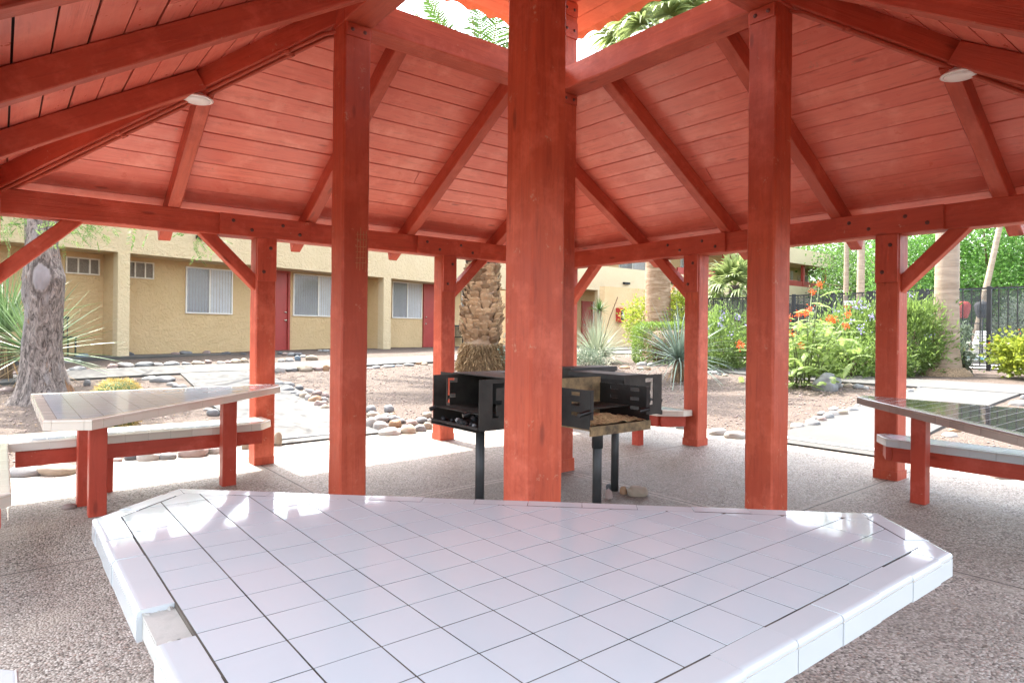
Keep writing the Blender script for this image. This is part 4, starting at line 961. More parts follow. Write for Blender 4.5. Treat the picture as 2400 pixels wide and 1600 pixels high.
for a, b, y0, y1 in ((433, 543, 734, 624), (685, 800, 740, 640), (917, 987, 745, 659), (1079, 1132, 747, 672)):
    u0, u1 = fu(a, BK), fu(b, BK); mid = (a+b)/2
    window(bA, FB, u0, u1, fz(a, y0, BK), fz(a, y1, BK), -BK)
for px, kr in ((677, True), ):
    u1 = fu(px, BK); door(bA, FB, u1-1.02, u1, GZ+.14, fz(px, 636, BK), -BK, True)
u0 = fu(990, BK); door(bA, FB, u0, u0+1.02, GZ+.14, fz(992, 661, BK), -BK, False)
def ac_unit(parent, f0, u0, u1, z0, z1, v, out=.05):
    w = f0(); e = .03
    for a, b, c, d in ((u0, u1, z0, z0+e), (u0, u1, z1-e, z1), (u0, u0+e, z0+e, z1-e), (u1-e, u1, z0+e, z1-e)): w.fb(a, b, v-.01, v+out, c, d)
    for q in (.36, .70): w.fb(u0+(u1-u0)*q-.016, u0+(u1-u0)*q+.016, v, v+out-.004, z0+e, z1-e)
    o = w.build('ac_sleeve', 'ac_metal', parent); p = f0(); p.fb(u0+e, u1-e, v+.002, v+.012, z0+e, z1-e)
    n = 11
    for i in range(n): z = z0+e+(z1-z0-2*e)*(i+.3)/n; p.fb(u0+e, u1-e, v+.012, v+.022, z, z+.012)
    p.build('louvre', 'ac_grille', o)
ac_unit(bA, FB, fu(151, BK), fu(231, BK), fz(190, 643, BK), fz(190, 604, BK), -BK); ac_unit(bA, FB, fu(288, BK), fu(358, BK), fz(330, 653, BK), fz(330, 614, BK), -BK)
f = FB(); u = fu(466); f.fb(u-.11, u+.11, 0, .16, fz(466, 561), fz(466, 553)); f.build('scupper', 'dark_interior', bA)
f = FB(); f.fb(fu(870, BK), fu(894, BK), -BK, -BK+.03, GZ+.12, GZ+.24); f.build('vent', 'dark_interior', bA)

# ------------------------------------------------------------------ two storey apartment block further off, along x
P1 = np.array((15.6, 17.6)); UX, NX = np.array((1., 0.)), np.array((0., -1.))
class GB(FB):
    def __init__(s): FB.__init__(s, P1, UX, NX)
def gu(px, back=0.):
    r = ray(px, 777); t = (P1[1]+back-CAM[1])/r[1]; return CAM[0]+t*r[0]-P1[0]
def gzz(px, py, back=0.):
    r = ray(px, py); t = (P1[1]+back-CAM[1])/r[1]; return CAM[2]+t*r[2]
bB = thing('apartment_block', 'pale two storey apartment block with balcony parapet and red balcony rails', 'building', (P1[0], P1[1], .6))
uE = gu(1946); S1, B1 = 3.2, 4.33; G1 = .62
f = GB(); f.fb(0, uE-.5, -6, -1.3, G1-.3, 6.6); f.build('wall', 'stucco_tan', bB)
f = GB(); f.fb(-.4, uE, -.22, 0, S1, B1); f.fb(-.4, uE, -1.3, -.22, S1+.01, S1+.25); f.build('balcony_parapet', 'stucco_pale', bB)
f = GB(); f.fb(-.4, uE+.2, -1.5, .25, 5.72, 6.66); f.fb(0, uE, -6, -1.5, 6.3, 6.6); f.build('roof', 'stucco_pale', bB)
f = GB(); f.fb(gu(1590), uE-.15, -.16, -.06, B1, B1+.36); f.build('balcony_rail', 'red_trim_paint', bB)
for px in (1560, 1700, 1884, 1935):
    u = gu(px); f = GB(); f.fb(u-.09, u+.09, -.2, -.02, B1, 5.72); f.build('balcony_post', 'red_trim_paint', bB)
for px in (1406, 1640, 1760): u = gu(px); f = GB(); f.fb(u-.16, u+.16, -.21, .005, G1-.3, S1); f.build('column', 'stucco_pale', bB)
for px in (1465, 1575, 1662): u = gu(px); f = GB(); f.fb(u-.2, u+.2, 0, .12, gzz(px, 664)-.05, gzz(px, 664)+.05); f.build('scupper', 'dark_interior', bB)
door(bB, GB, gu(1362, 1.3), gu(1387, 1.3), G1+.05, 2.75, -1.3, False)
for a, b, z0, z1 in ((1389, 1402, 1.5, 2.75), (1414, 1428, 1.5, 2.75), (1560, 1600, 1.5, 2.7)): window(bB, GB, gu(a, 1.3), gu(b, 1.3), z0, z1, -1.3)
for a, b in ((1448, 1510), (1592, 1625), (1850, 1856)): window(bB, GB, gu(a, 1.3), gu(b, 1.3), 4.0, 5.5, -1.3)
f = GB(); u0, u1 = gu(1436, 1.0), gu(1463, 1.0); f.fb(u0, u1, -1.3, -.9, 2.3, 2.78); o = f.build('ac_unit', 'ac_metal', bB)
f = GB(); f.fb(u0+.05, u1-.05, -.9, -.89, 2.35, 2.73)
for i in range(5): f.fb(u0+.05+(u1-u0-.1)*i/5, u0+.08+(u1-u0-.1)*i/5, -.89, -.875, 2.35, 2.73, 0, 1)
f.build('grille', ['ac_grille', 'ac_metal'], o)
f = GB(); u0 = gu(1868, 1.3); f.fb(u0, u0+.8, -1.3, -.95, 4.75, 5.25); o = f.build('ac_unit', 'ac_metal', bB); f = GB(); f.fb(u0+.1, u0+.7, -.95, -.94, 4.8, 5.2); f.build('grille', 'ac_grille', o)
# red extinguisher cabinet on the wall by the far hedge
ec = dep(1461, 738, 27.5); cab = thing('extinguisher_cabinet', 'red fire extinguisher cabinet on the wall below the air conditioner', 'cabinet', ec)
u0 = ec[0]-P1[0]; v0 = -(ec[1]-P1[1]); f = GB(); f.fb(u0-.20, u0+.20, v0-.25, v0, ec[2]-.3, ec[2]+.3); f.build('case', 'cabinet_red', cab)
f = GB(); f.fb(u0-.14, u0+.10, v0+.002, v0+.008, ec[2]-.22, ec[2]+.22); f.build('window', 'dark_interior', cab)
f = GB(); f.lathe(f.w(u0-.02, v0+.02, ec[2]-.16), [(.05, 0), (.05, .2), (.02, .24), (.03, .3), (0, .31)], 12); f.build('extinguisher', 'sign_white', cab)
wl = MB(); q = ec; wl.bx(q[0]-.9, q[0]+2.4, q[1]+.25, q[1]+.55, .5, 3.2); wl.build('wing_wall', 'stucco_tan', bB)

# black chairs by the tan wing
def black_chair(px, back, label):
    u = fu(px, back); c = P0-N*back+U*u; z = GZ+.12; ch = thing('patio_chair', label, 'chair', (c[0], c[1], z), 'black chairs along the tan wing'); W = .26
    s = FB(); s.fb(u-W, u+W, -back-.25, -back+.25, z+.42, z+.46); s.build('seat', 'black_metal', ch)
    s = FB()
    for k in range(7): a = u-W+.02+k*(2*W-.06)/6; s.fb(a, a+.02, -back-.26, -back-.24, z+.46, z+.9)
    s.fb(u-W, u+W, -back-.27, -back-.23, z+.86, z+.92); s.build('backrest', 'black_metal', ch)
    for a in (-W+.02, W-.02):
        for b in (-.23, .23): s = FB(); s.fb(u+a-.015, u+a+.015, -back+b-.015, -back+b+.015, z, z+.42); s.build('leg', 'black_metal', ch)
black_chair(140, .5, 'black metal chair half hidden behind the mesquite trunk')
black_chair(1085, .55, 'black metal chair under the window behind the date palm')
# ------------------------------------------------------------------ plants: numpy strips and leaf faces
class QB:
    """collects quads with a tint each"""
    def __init__(s): s.V = []; s.F = []; s.T = []; s.n = 0
    def add(s, V, F, T): s.V.append(V); s.F.append(F+s.n); s.T.append(T); s.n += len(V)
    def strips(s, P, W, S, T):
        n, k, _ = P.shape; W = np.broadcast_to(W, (n, k)); S = S[:, None, :] if S.ndim == 2 else S
        V = np.stack((P-S*W[..., None], P+S*W[..., None]), 2).reshape(-1, 3)
        i = np.arange(n)[:, None]*(2*k); j = np.arange(k-1)[None]*2; b = i+j
        F = np.stack((b, b+1, b+3, b+2), 2).reshape(-1, 4); s.add(V, F, np.repeat(T, k-1))
    def leaves(s, C, D, size, ratio=.3, fold=.12, T=None):
        n = len(C); D = D/np.linalg.norm(D, axis=1, keepdims=True); R = RNG.normal(size=(n, 3)); S = np.cross(D, R); S /= np.linalg.norm(S, axis=1, keepdims=True)+1e-9
        Nn = np.cross(S, D); L = np.broadcast_to(size, (n,))[:, None]
        V = np.stack((C, C+D*L*.45+S*L*ratio+Nn*L*fold, C+D*L, C+D*L*.45-S*L*ratio+Nn*L*fold), 1).reshape(-1, 3)
        F = np.arange(4*n).reshape(n, 4); s.add(V, F, RNG.random(n) if T is None else T)
    def out(s, name, mat, parent=None, loc=None):
        return fast_mesh(name, np.vstack(s.V), np.vstack(s.F), np.concatenate(s.T), mat, parent, loc)
def unit(v): return v/(np.linalg.norm(v, axis=-1, keepdims=True)+1e-9)
def ground(px, py): P, t = at(px, py); return np.array((P[0], P[1], H(P[0], P[1])-.02)), t
def blades(parent, c, n, L, w, e0, e1, droop, mat, name='leaves', r0=.06, k=7, az=None, stiff=1.0):
    q = QB(); a = RNG.uniform(0, 2*PI, n) if az is None else RNG.uniform(az[0], az[1], n); e = np.radians(RNG.uniform(e0, e1, n)); Ls = L*RNG.uniform(.7, 1.08, n)
    d = np.stack((np.cos(a)*np.cos(e), np.sin(a)*np.cos(e), np.sin(e)), 1); t = np.linspace(0, 1, k)
    base = np.asarray(c)+d*r0*RNG.uniform(.3, 1, n)[:, None]
    P = base[:, None]+d[:, None]*(Ls[:, None]*t)[..., None]; P[..., 2] -= (droop*RNG.uniform(.3, 1.4, n)*np.cos(e))[:, None]*Ls[:, None]*t**2.2
    sw = RNG.normal(0, .04, (n, 1))*t**2; S = np.stack((-np.sin(a), np.cos(a), np.zeros(n)), 1); P += S[:, None]*(sw*Ls[:, None])[..., None]
    S = unit(S+np.stack((np.zeros(n), np.zeros(n), RNG.normal(0, .35, n)), 1))
    q.strips(P, w*np.minimum(1, (1-t)**.7*1.05+.02)*RNG.uniform(.7, 1.15, (n, 1)), S, RNG.random(n)); return q.out(name, mat, parent)
def bush(parent, c, rad, n, size, mat, ratio=.28, clumps=60, low=0., up=.5, name='foliage', sharp=.25):
    q = QB(); c = np.asarray(c); rad = np.asarray(rad)
    d = unit(RNG.normal(size=(clumps, 3))); d[:, 2] = np.abs(d[:, 2])*(1-low)+d[:, 2]*low
    cc = c+d*rad*RNG.uniform(.55, .95, (clumps, 1)); i = RNG.integers(0, clumps, n); cs = rad.mean()*sharp
    C = cc[i]+RNG.normal(size=(n, 3))*cs*RNG.uniform(.4, 1, (n, 1)); D = unit(C-c)*1.0+RNG.normal(size=(n, 3))*.7+np.array((0, 0, up))
    keep = C[:, 2] > H(c[0], c[1])+.01; C, D = C[keep], D[keep]
    cl = RNG.uniform(-.25, .25, clumps)[i][keep]; q.leaves(C, D, size*RNG.uniform(.6, 1.2, len(C)), ratio, .1, np.clip(RNG.uniform(.1, .9, len(C))+cl, 0, 1)); return q.out(name, mat, parent)
def stems(parent, c, n, h, r, spread, mat='brown_stem', name='stem'):
    mb = MB()
    for _ in range(n):
        a = random.uniform(0, 6.28); s = random.uniform(.2, 1)*spread; hh = h*random.uniform(.6, 1)
        mb.tube([(c[0]+math.cos(a)*.05, c[1]+math.sin(a)*.05, c[2]-.03), (c[0]+math.cos(a)*s*.5, c[1]+math.sin(a)*s*.5, c[2]+hh*.5), (c[0]+math.cos(a)*s, c[1]+math.sin(a)*s, c[2]+hh)], [r, r*.75, r*.35], 6)
    return mb.build(name, mat, parent)
def flowers(parent, pts, n, spread, size, mat, name='blossoms', ratio=.45):
    q = QB(); pts = np.asarray(pts); i = RNG.integers(0, len(pts), n); C = pts[i]+RNG.normal(size=(n, 3))*spread
    q.leaves(C, RNG.normal(size=(n, 3))+np.array((0, 0, .5)), size*RNG.uniform(.6, 1.2, n), ratio, .2); return q.out(name, mat, parent)
def trunk(name, mat, parent, pts, radii, n=20, rough=.0, fr=3.):
    """tapered trunk through pts with an uneven skin"""
    mb = MB(); m_ = len(pts); P = []; R = []
    for i in range(m_-1):
        for j in range(5):
            f = j/5; P.append(tuple(pts[i][k]*(1-f)+pts[i+1][k]*f for k in range(3))); R.append(radii[i]*(1-f)+radii[i+1]*f)
    P.append(tuple(pts[-1])); R.append(radii[-1]); mb.tube(P, R, n)
    if rough:
        o = random.uniform(0, 50)
        for i, v in enumerate(mb.v):
            k = min(i//n, len(P)-1); d = Vector(v)-Vector(P[k]); s = 1+rough*(mnoise.noise(Vector((v[0]*fr+o, v[1]*fr, v[2]*fr*.35)))+.5*mnoise.noise(Vector((v[0]*fr*3, v[1]*fr*3+o, v[2]*fr*1.2))))
            mb.v[i] = tuple(Vector(P[k])+d*s)
    return mb.build(name, mat, parent)
def pinnate(q, base, az, el, L, n=46, leaf=.32, curve=.9, w=.012, roll=0.):
    """feather frond: leaflets in two ranks along a drooping midrib; returns midrib points"""
    t = np.linspace(0, 1, 24); e = el-curve*t**1.3*1.6
    step = L/23; d = np.stack((np.cos(az)*np.cos(e), np.sin(az)*np.cos(e), np.sin(e)), 1); R = np.asarray(base)+np.vstack((np.zeros(3), np.cumsum(d[:-1]*step, 0)))
    u = np.linspace(.10, .99, n); idx = u*23; i0 = np.minimum(idx.astype(int), 22); f = (idx-i0)[:, None]; P = R[i0]*(1-f)+R[i0+1]*f; Tn = d[i0]
    side = np.array((-math.sin(az), math.cos(az), 0.)); up = np.cross(Tn, side); ll = leaf*np.sin(PI*np.clip(u*.88+.10, 0, 1))**.7
    for s in (-1, 1):
        D = unit(Tn*.75+side*s*.9-up*.10+RNG.normal(size=(n, 3))*.08+np.array((0, 0, -.10))); k = np.linspace(0, 1, 4); Q = P[:, None]+D[:, None]*(ll[:, None]*k)[..., None]; Q[..., 2] -= (ll[:, None]*k**2*.18)
        W = unit(np.cross(D, up)); q.strips(Q, w*np.array((.8, 1., .7, .05)), unit(W+RNG.normal(size=(n, 3))*.15), RNG.random(n))
    return R
def fan_leaf(q, mb, base, az, el, pet, R, n=26, droop=.35):
    d = np.array((math.cos(az)*math.cos(el), math.sin(az)*math.cos(el), math.sin(el))); tip = np.asarray(base)+d*pet; tip[2] -= .1*pet
    mb.tube([tuple(base), tuple((np.asarray(base)+tip)/2+np.array((0, 0, .03))), tuple(tip)], [.022, .016, .010], 5)
    side = unit(np.array((-math.sin(az), math.cos(az), 0.))); up = np.cross(d, side); a = np.linspace(-1.75, 1.75, n)+RNG.normal(0, .03, n)
    D = d*np.cos(a)[:, None]*1.0+side*np.sin(a)[:, None]+up*(.18*np.cos(a*2))[:, None]; D = unit(D); L = R*(.75+.25*np.cos(a))*RNG.uniform(.85, 1.08, n); k = np.linspace(0, 1, 6)
    Q = tip+D[:, None]*(L[:, None]*k)[..., None]; Q[..., 2] -= (L*droop*RNG.uniform(.5, 1.5, n))[:, None]*k**2.6
    S = unit(np.cross(D, up)); q.strips(Q, R*.046*np.array((.25, .75, 1., .8, .45, .04)), S, np.clip(RNG.random(n), 0, 1))
def fan_crown(parent, c, n, pet, R, dead=8):
    q = QB(); mb = MB()
    for i in range(n):
        az = i*2.39996; el = math.radians(80-110*(i/n)**.9); fan_leaf(q, mb, c+np.array((0, 0, -.25*i/n)), az, el, pet*random.uniform(.8, 1.1), R*random.uniform(.85, 1.1), droop=.25+.5*i/n)
    q.out('fronds', 'fan_frond', parent); mb.build('leaf_stalks', 'petiole', parent)
    if dead:
        q = QB(); mb = MB()
        for i in range(dead): fan_leaf(q, mb, c+np.array((0, 0, -.45)), random.uniform(0, 6.28), math.radians(random.uniform(-80, -55)), pet*.8, R*.8, 18, .3)
        q.out('dead_fronds', 'dry_leaf', parent)
def broad_tree(label, px, depth, zc, rad, mat, n=8000, size=.2, group=None, clumps=130, name='tree'):
    P = dep(px, 777, depth); x, y = P[0], P[1]; g = H(x, y); t = thing(name, label, 'tree', (x, y, g), group); c = np.array((x, y, zc)); rr = np.array(rad)
    mb = MB(); mb.tube([(x, y, g-.1), (x+.1, y, g+(zc-g)*.4), (x, y+.1, zc-.1*rr[2])], [.20, .15, .09], 10)
    mb.build('trunk', 'mesquite_bark', t); mb = MB()
    for i in range(9):
        a = i*2.4; mb.tube([(x, y, g+(zc-g)*random.uniform(.35, .7)), (x+math.cos(a)*rr[0]*.4, y+math.sin(a)*rr[1]*.4, zc-.1*rr[2]), (x+math.cos(a)*rr[0]*.8, y+math.sin(a)*rr[1]*.8, zc+rr[2]*random.uniform(-.2, .5))], [.07, .05, .02], 6)
    mb.build('limbs', 'brown_stem', t); n = int(n*2.1)
    q = QB(); d = unit(RNG.normal(size=(clumps, 3))); cc = c+d*rr*RNG.uniform(.3, 1, (clumps, 1))**.6; i = RNG.integers(0, clumps, n); C = cc[i]+RNG.normal(size=(n, 3))*rr*.11
    q.leaves(C, RNG.normal(size=(n, 3))+np.array((0, 0, -.2)), size*.8*RNG.uniform(.5, 1.3, n), .3, .1, np.clip(RNG.uniform(.0, .8, n)+RNG.uniform(-.4, .45, clumps)[i], 0, 1)); q.out('crown', mat, t); return t

# --- mesquite beside the cross path
B, bd = ground(98, 940); me_t = thing('mesquite_tree', 'gnarled mesquite trunk with a pale oval scar behind the cream edged table', 'tree', B)
cl = [(98, 955, 78), (100, 925, 60), (98, 890, 52), (97, 850, 46), (98, 800, 42), (104, 750, 41), (107, 700, 44), (104, 655, 45), (100, 610, 39), (99, 565, 34), (100, 520, 36), (102, 470, 32), (110, 410, 28)]
pts = [dep(px, py, bd) for px, py, w in cl]; rad = [w*bd/FPX*.83 for _, _, w in cl]; pts[0][2] = B[2]-.08
mb = MB(); n = 56; PP = []; RR = []
for i in range(len(pts)-1):
    for j in range(9): f = j/9; PP.append(pts[i]*(1-f)+pts[i+1]*f); RR.append(rad[i]*(1-f)+rad[i+1]*f)
mb.tube([tuple(p) for p in PP], RR, n); o_ = 3.3
burl = dep(140, 655, bd-.1); burl2 = dep(66, 690, bd); root = dep(170, 905, bd-.15)
for i, v in enumerate(mb.v):
    k = min(i//n, len(PP)-1); p = Vector(PP[k]); d = Vector(v)-p; a = math.atan2(d.y, d.x); z = v[2]
    s = 1+.20*mnoise.noise(Vector((math.cos(a)*1.6+o_, math.sin(a)*1.6+z*.5, z*.55)))+.14*abs(mnoise.noise(Vector((math.cos(a+z*.5)*3.2, math.sin(a+z*.5)*3.2, z*.9+7))))+.06*mnoise.noise(Vector((v[0]*16, v[1]*16, z*6)))+.03*mnoise.noise(Vector((v[0]*45, v[1]*45, z*18)))
    if z < B[2]+.45: s += .28*max(0, math.sin(a*4+1))*(1-(z-B[2])/.45)
    for bb, am, rr in ((burl, .42, .15), (burl2, .2, .14), (root, .35, .16)):
        s += am*math.exp(-((Vector(v)-Vector(bb)).length/rr)**2)
    mb.v[i] = tuple(p+d*s)
sc = dep(97, 648, bd-.20)-np.array(ORG[me_t.name]); mat_bark('scarred_bark', sc)
mb.build('trunk', 'scarred_bark', me_t)
top = pts[-1]; lm = MB(); tips = []
for (dx, dy, dz) in ((2.2, 2.2, 1.4), (-1.6, 2.4, 1.6), (.6, 3.8, 2.0), (3.8, 3.2, 1.7), (-2.4, -.2, 2.1), (1.6, .4, 2.3), (4.6, 5.4, 1.8), (1.8, 6.0, 2.2), (-.4, 1.2, .35), (1.0, 1.0, .2)):
    m1 = top+np.array((dx*.45, dy*.45, dz*.62)); e1 = top+np.array((dx, dy, dz)); lm.tube([tuple(top-np.array((0, 0, .1))), tuple(m1), tuple(e1)], [.11, .07, .025], 8)
    for _ in range(3):
        f = random.uniform(.35, 1); b0 = top*(1-f)+e1*f if f > .9 else m1*(1-f)+e1*f; e2 = b0+np.array((random.gauss(0, .8), random.gauss(0, .8), random.uniform(-.2, .7))); lm.tube([tuple(b0), tuple(e2)], [.03, .008], 5); tips += [e2, (e2+b0)/2, e1]
lm.build('limbs', 'brown_stem', me_t)
def sprays(q, C, D, L, nl=12, leaf=.045):
    n = len(C); D = unit(D); k = np.linspace(.1, 1, nl); S = unit(np.cross(D, RNG.normal(size=(n, 3))))
    for s in (-1, 1):
        P = (C[:, None]+D[:, None]*(L[:, None]*k)[..., None]).reshape(-1, 3); P[:, 2] -= .1*(L[:, None]*k**2).ravel(); dd = np.repeat(D*.45+S*s, nl, 0)+RNG.normal(size=(n*nl, 3))*.15; q.leaves(P, dd, leaf, .16, .05)
q = QB(); tips = np.array(tips); i = RNG.integers(0, len(tips), 1500); C = tips[i]+RNG.normal(size=(1500, 3))*np.array((.55, .55, .35)); sprays(q, C, RNG.normal(size=(1500, 3))+np.array((0, 0, -.5)), RNG.uniform(.15, .3, 1500), 9, .07)
# hanging sprays seen under the roof beam
hang = [dep(px, py, bd+dd) for px, py, dd in ((118, 548, -.6), (140, 530, -.6), (125, 520, -.5), (165, 535, .5), (200, 528, 1.0), (222, 545, 1.2), (240, 525, 1.1), (180, 520, .8), (20, 525, .3), (40, 515, .2), (8, 545, .1), (60, 530, 1.0), (470, 575, 2.6), (473, 596, 2.6), (478, 560, 2.6))]
C = np.repeat(np.array(hang), 6, 0)+RNG.normal(size=(len(hang)*6, 3))*np.array((.10, .10, .08)); sprays(q, C, RNG.normal(size=(len(C), 3))*.6+np.array((.4, 0, -.7)), RNG.uniform(.14, .24, len(C)), 12, .035)
q.out('crown', 'leaf_mesquite', me_t)
# slender tree beyond, only its stem under the beam
P = dep(66, 700, 13.0); g = H(P[0], P[1]); t_ = thing('tree', 'slender dark tree stem behind the mesquite trunk', 'tree', (P[0], P[1], g)); trunk('trunk', 'mesquite_bark', t_, [(P[0], P[1], g-.1), (P[0]+.05, P[1], 2.0), (P[0]-.05, P[1], 4.2)], [.11, .09, .07], 12, .2)
bush(t_, (P[0], P[1], 5.0), (1.6, 1.6, 1.2), 3500, .09, 'leaf_tree', name='crown', low=1.)
# --- yuccas behind the mesquite
def yucca(label, px, py, n, L, dz=0., mat='blade_yucca', e=(-5, 85), droop=.12, w=.016, skirt=True, dd=None, group=None, st=.2):
    if dd: P = dep(px, py, dd); g = np.array((P[0], P[1], H(P[0], P[1])))
    else: g, _ = ground(px, py)
    y = thing('yucca', label, 'yucca', g, group); c = g+np.array((0, 0, st+dz)); trunk('stalk', 'brown_stem', y, [g-np.array((0, 0, .05)), c], [.10, .08], 12, .2)
    blades(y, c, n, L, w, e[0], e[1], droop, mat)
    if skirt: blades(y, c-np.array((0, 0, .08)), n//3, L*.55, w*.8, -70, -25, .1, 'dry_leaf', 'dead_leaves')
    return y
yucca('big green yucca fanning out behind the mesquite trunk', 78, 838, 170, 1.25, .28, dd=9.5, e=(-18, 80), droop=.10, st=.25)
yucca('tall green yucca standing behind the fanned one', 12, 838, 130, 1.55, .45, dd=10.4, e=(10, 88), droop=.15, st=.3)
# --- golden barrel cactus
g, d_ = ground(276, 998); rc = .245; cac = thing('barrel_cactus', 'golden spined barrel cactus behind the cream edged table', 'cactus', g)
mb = MB(); nr = 30; prof = []
N_ = nr*8; rows = 22
for j in range(rows+1):
    th = PI*(j/rows)*.93+.03; 
    for i in range(N_):
        a = 2*PI*i/N_; rr = rc*math.sin(th)**.8*(1+.075*math.cos(nr*a)); mb.v.append((g[0]+rr*math.cos(a), g[1]+rr*math.sin(a), g[2]+.26-rc*1.12*math.cos(th)))
for j in range(rows):
    for i in range(N_): k = (i+1) % N_; mb.face([j*N_+i, j*N_+k, (j+1)*N_+k, (j+1)*N_+i], None, 0, 0, True)
mb.build('body', 'cactus_skin', cac); q = QB(); C = []; D = []
for i in range(nr):
    for j in range(15):
        th = PI*(.12+.85*j/15); th = min(th, PI*.97); a = 2*PI*i/nr; nrm = np.array((math.cos(a)*math.sin(th), math.sin(a)*math.sin(th), -math.cos(th)))
        p = np.array((g[0]+rc*1.07*math.sin(th)**.8*math.cos(a), g[1]+rc*1.07*math.sin(th)**.8*math.sin(a), g[2]+.26-rc*1.12*math.cos(th)))
        for _ in range(8): C.append(p); D.append(nrm+RNG.normal(size=3)*.75)
q.leaves(np.array(C), np.array(D), .055*RNG.uniform(.6, 1.2, len(C)), .05, 0); fast_mesh('spines', np.vstack(q.V), np.vstack(q.F), np.concatenate(q.T), 'cactus_spine', cac)
# --- date palm
g, d_ = ground(1128, 868); dp = thing('date_palm', 'thick date palm trunk covered in cut leaf bases, feather crown above the roof', 'palm', g); ZT = 5.3
trunk('trunk', 'rusty_palm_bark', dp, [g-np.array((0, 0, .1)), g+np.array((0, 0, .6)), g+np.array((-.02, 0, 1.1)), g+np.array((.03, 0, 1.9)), g+np.array((.04, 0, 2.6)), np.array((g[0], g[1], ZT))], [.40, .36, .37, .32, .33, .36], 24)
def boots(z0, z1, mat, name, n):
    """cut frond bases: overlapping cupped scales, each with a slanted cut face"""
    mb = MB()
    for i in range(n):
        z = z0+(z1-z0)*i/n+random.gauss(0, .012); a = i*2.39996+random.gauss(0, .09); k = (z-g[2]); R = .325+(.05 if .7 < k < 1.3 else 0)-(.03 if 1.5 < k < 2.3 else 0)+random.gauss(0, .008); cs, sn = math.cos(a), math.sin(a)
        w, hh, o = random.uniform(.075, .12), random.uniform(.13, .22), random.uniform(.06, .125); sk = random.gauss(0, .025)
        def p(r, s, zz): return (g[0]+cs*r-sn*s, g[1]+sn*r+cs*s, zz)
        t = random.random(); b = len(mb.v); rows = []
        for f, wf_, of in ((0, .35, .0), (.45, .85, .45), (.8, 1., .85), (1., .72+random.uniform(-.2, .2), 1.)):
            rows.append([p(R+o*of-.022, -w*wf_+sk*f, z+hh*f), p(R+o*of+.006, -w*wf_*.5+sk*f, z+hh*f+random.gauss(0, .006)), p(R+o*of+.010, w*wf_*.5+sk*f, z+hh*f+random.gauss(0, .006)), p(R+o*of-.022, w*wf_+sk*f, z+hh*f)])
        for r_ in rows: mb.v += r_
        e = [p(R+o-.07, -w*.6+sk, z+hh*.92), p(R+o-.07, w*.6+sk, z+hh*.92)]; mb.v += e
        for j in range(3):
            for c in range(3): q = b+j*4+c; mb.face([q, q+1, q+5, q+4], None, t*.8)
        mb.face([b+12, b+13, b+14, b+15, b+17, b+16], None, min(1, t*.5+.5))
    mb.build(name, mat, dp)
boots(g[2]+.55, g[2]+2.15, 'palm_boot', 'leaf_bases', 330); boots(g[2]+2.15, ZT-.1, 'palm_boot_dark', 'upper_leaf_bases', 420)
mb = MB(); mb.lathe(g, [(.52, -.03), (.45, .10), (.42, .3), (.40, .5), (.35, .62)], 30)
for i, v in enumerate(mb.v): s = 1+.10*mnoise.noise(Vector((v[0]*5, v[1]*5, v[2]*3))); mb.v[i] = (g[0]+(v[0]-g[0])*s, g[1]+(v[1]-g[1])*s, v[2])
mb.build('root_collar', 'root_fibre', dp); q = QB(); n = 5200; a = RNG.uniform(0, 6.283, n); zz = RNG.uniform(.06, .62, n); R = .50-.20*zz+.02; P0_ = np.stack((g[0]+np.cos(a)*R, g[1]+np.sin(a)*R, g[2]+zz), 1); D = np.stack((np.cos(a)*.5, np.sin(a)*.5, -np.ones(n)), 1)+RNG.normal(size=(n, 3))*.35; q.leaves(P0_, D, RNG.uniform(.07, .17, n), .07, .0); q.out('root_fibres', 'dry_leaf', dp)
q = QB(); mb = MB(); top = np.array((g[0], g[1], ZT)); fr = []
for i in range(46):
    el = math.radians(82-95*(i/46)); fr.append((i*2.39996, el, random.uniform(3.0, 3.7), .55+.35*(i/46)))
def aim(px, py, d, el=.15, curve=1.25, L=None):
    P = dep(px, py, d); v = P-top; fr.append((math.atan2(v[1], v[0]), el, L or 4.4, curve))
aim(752, 640, 12.2, .30, 1.0, 5.2); aim(893, 612, 12.5, .3, 1.0, 4.9); aim(1530, 640, 13.2, .2, 1.05, 4.9)
fr += [(math.atan2(-FWD[1], -FWD[0])-.2, math.radians(86), 3.5, .06), (math.atan2(RT[1], RT[0])+.9, math.radians(80), 3.15, .10), (math.atan2(-RT[1], -RT[0]), math.radians(70), 3.0, .3)]
for az, el, L, cv in fr:
    R = pinnate(q, top+np.array((math.cos(az)*.2, math.sin(az)*.2, -.1)), az, el, L, 66, .44, cv*.75, .017); mb.tube([tuple(p) for p in R[::3]], [.03-.025*k/7 for k in range(len(R[::3]))], 5)
q.out('fronds', 'palm_frond', dp); mb.build('midribs', 'petiole', dp)
g2 = g+np.array((.62, -.72, 0)); wf = thing('flowering_shrub', 'sparse grey shrub with small cream flowers at the date palm base', 'shrub', g2); stems(wf, g2, 9, .9, .012, .45)
bush(wf, g2+np.array((0, 0, .3)), (.5, .4, .6), 900, .055, 'leaf_grey'); flowers(wf, [g2+np.array((RNG.normal(0, .22), RNG.normal(0, .2), RNG.uniform(.1, 1.0))) for _ in range(60)], 1100, .035, .035, 'white_bloom')
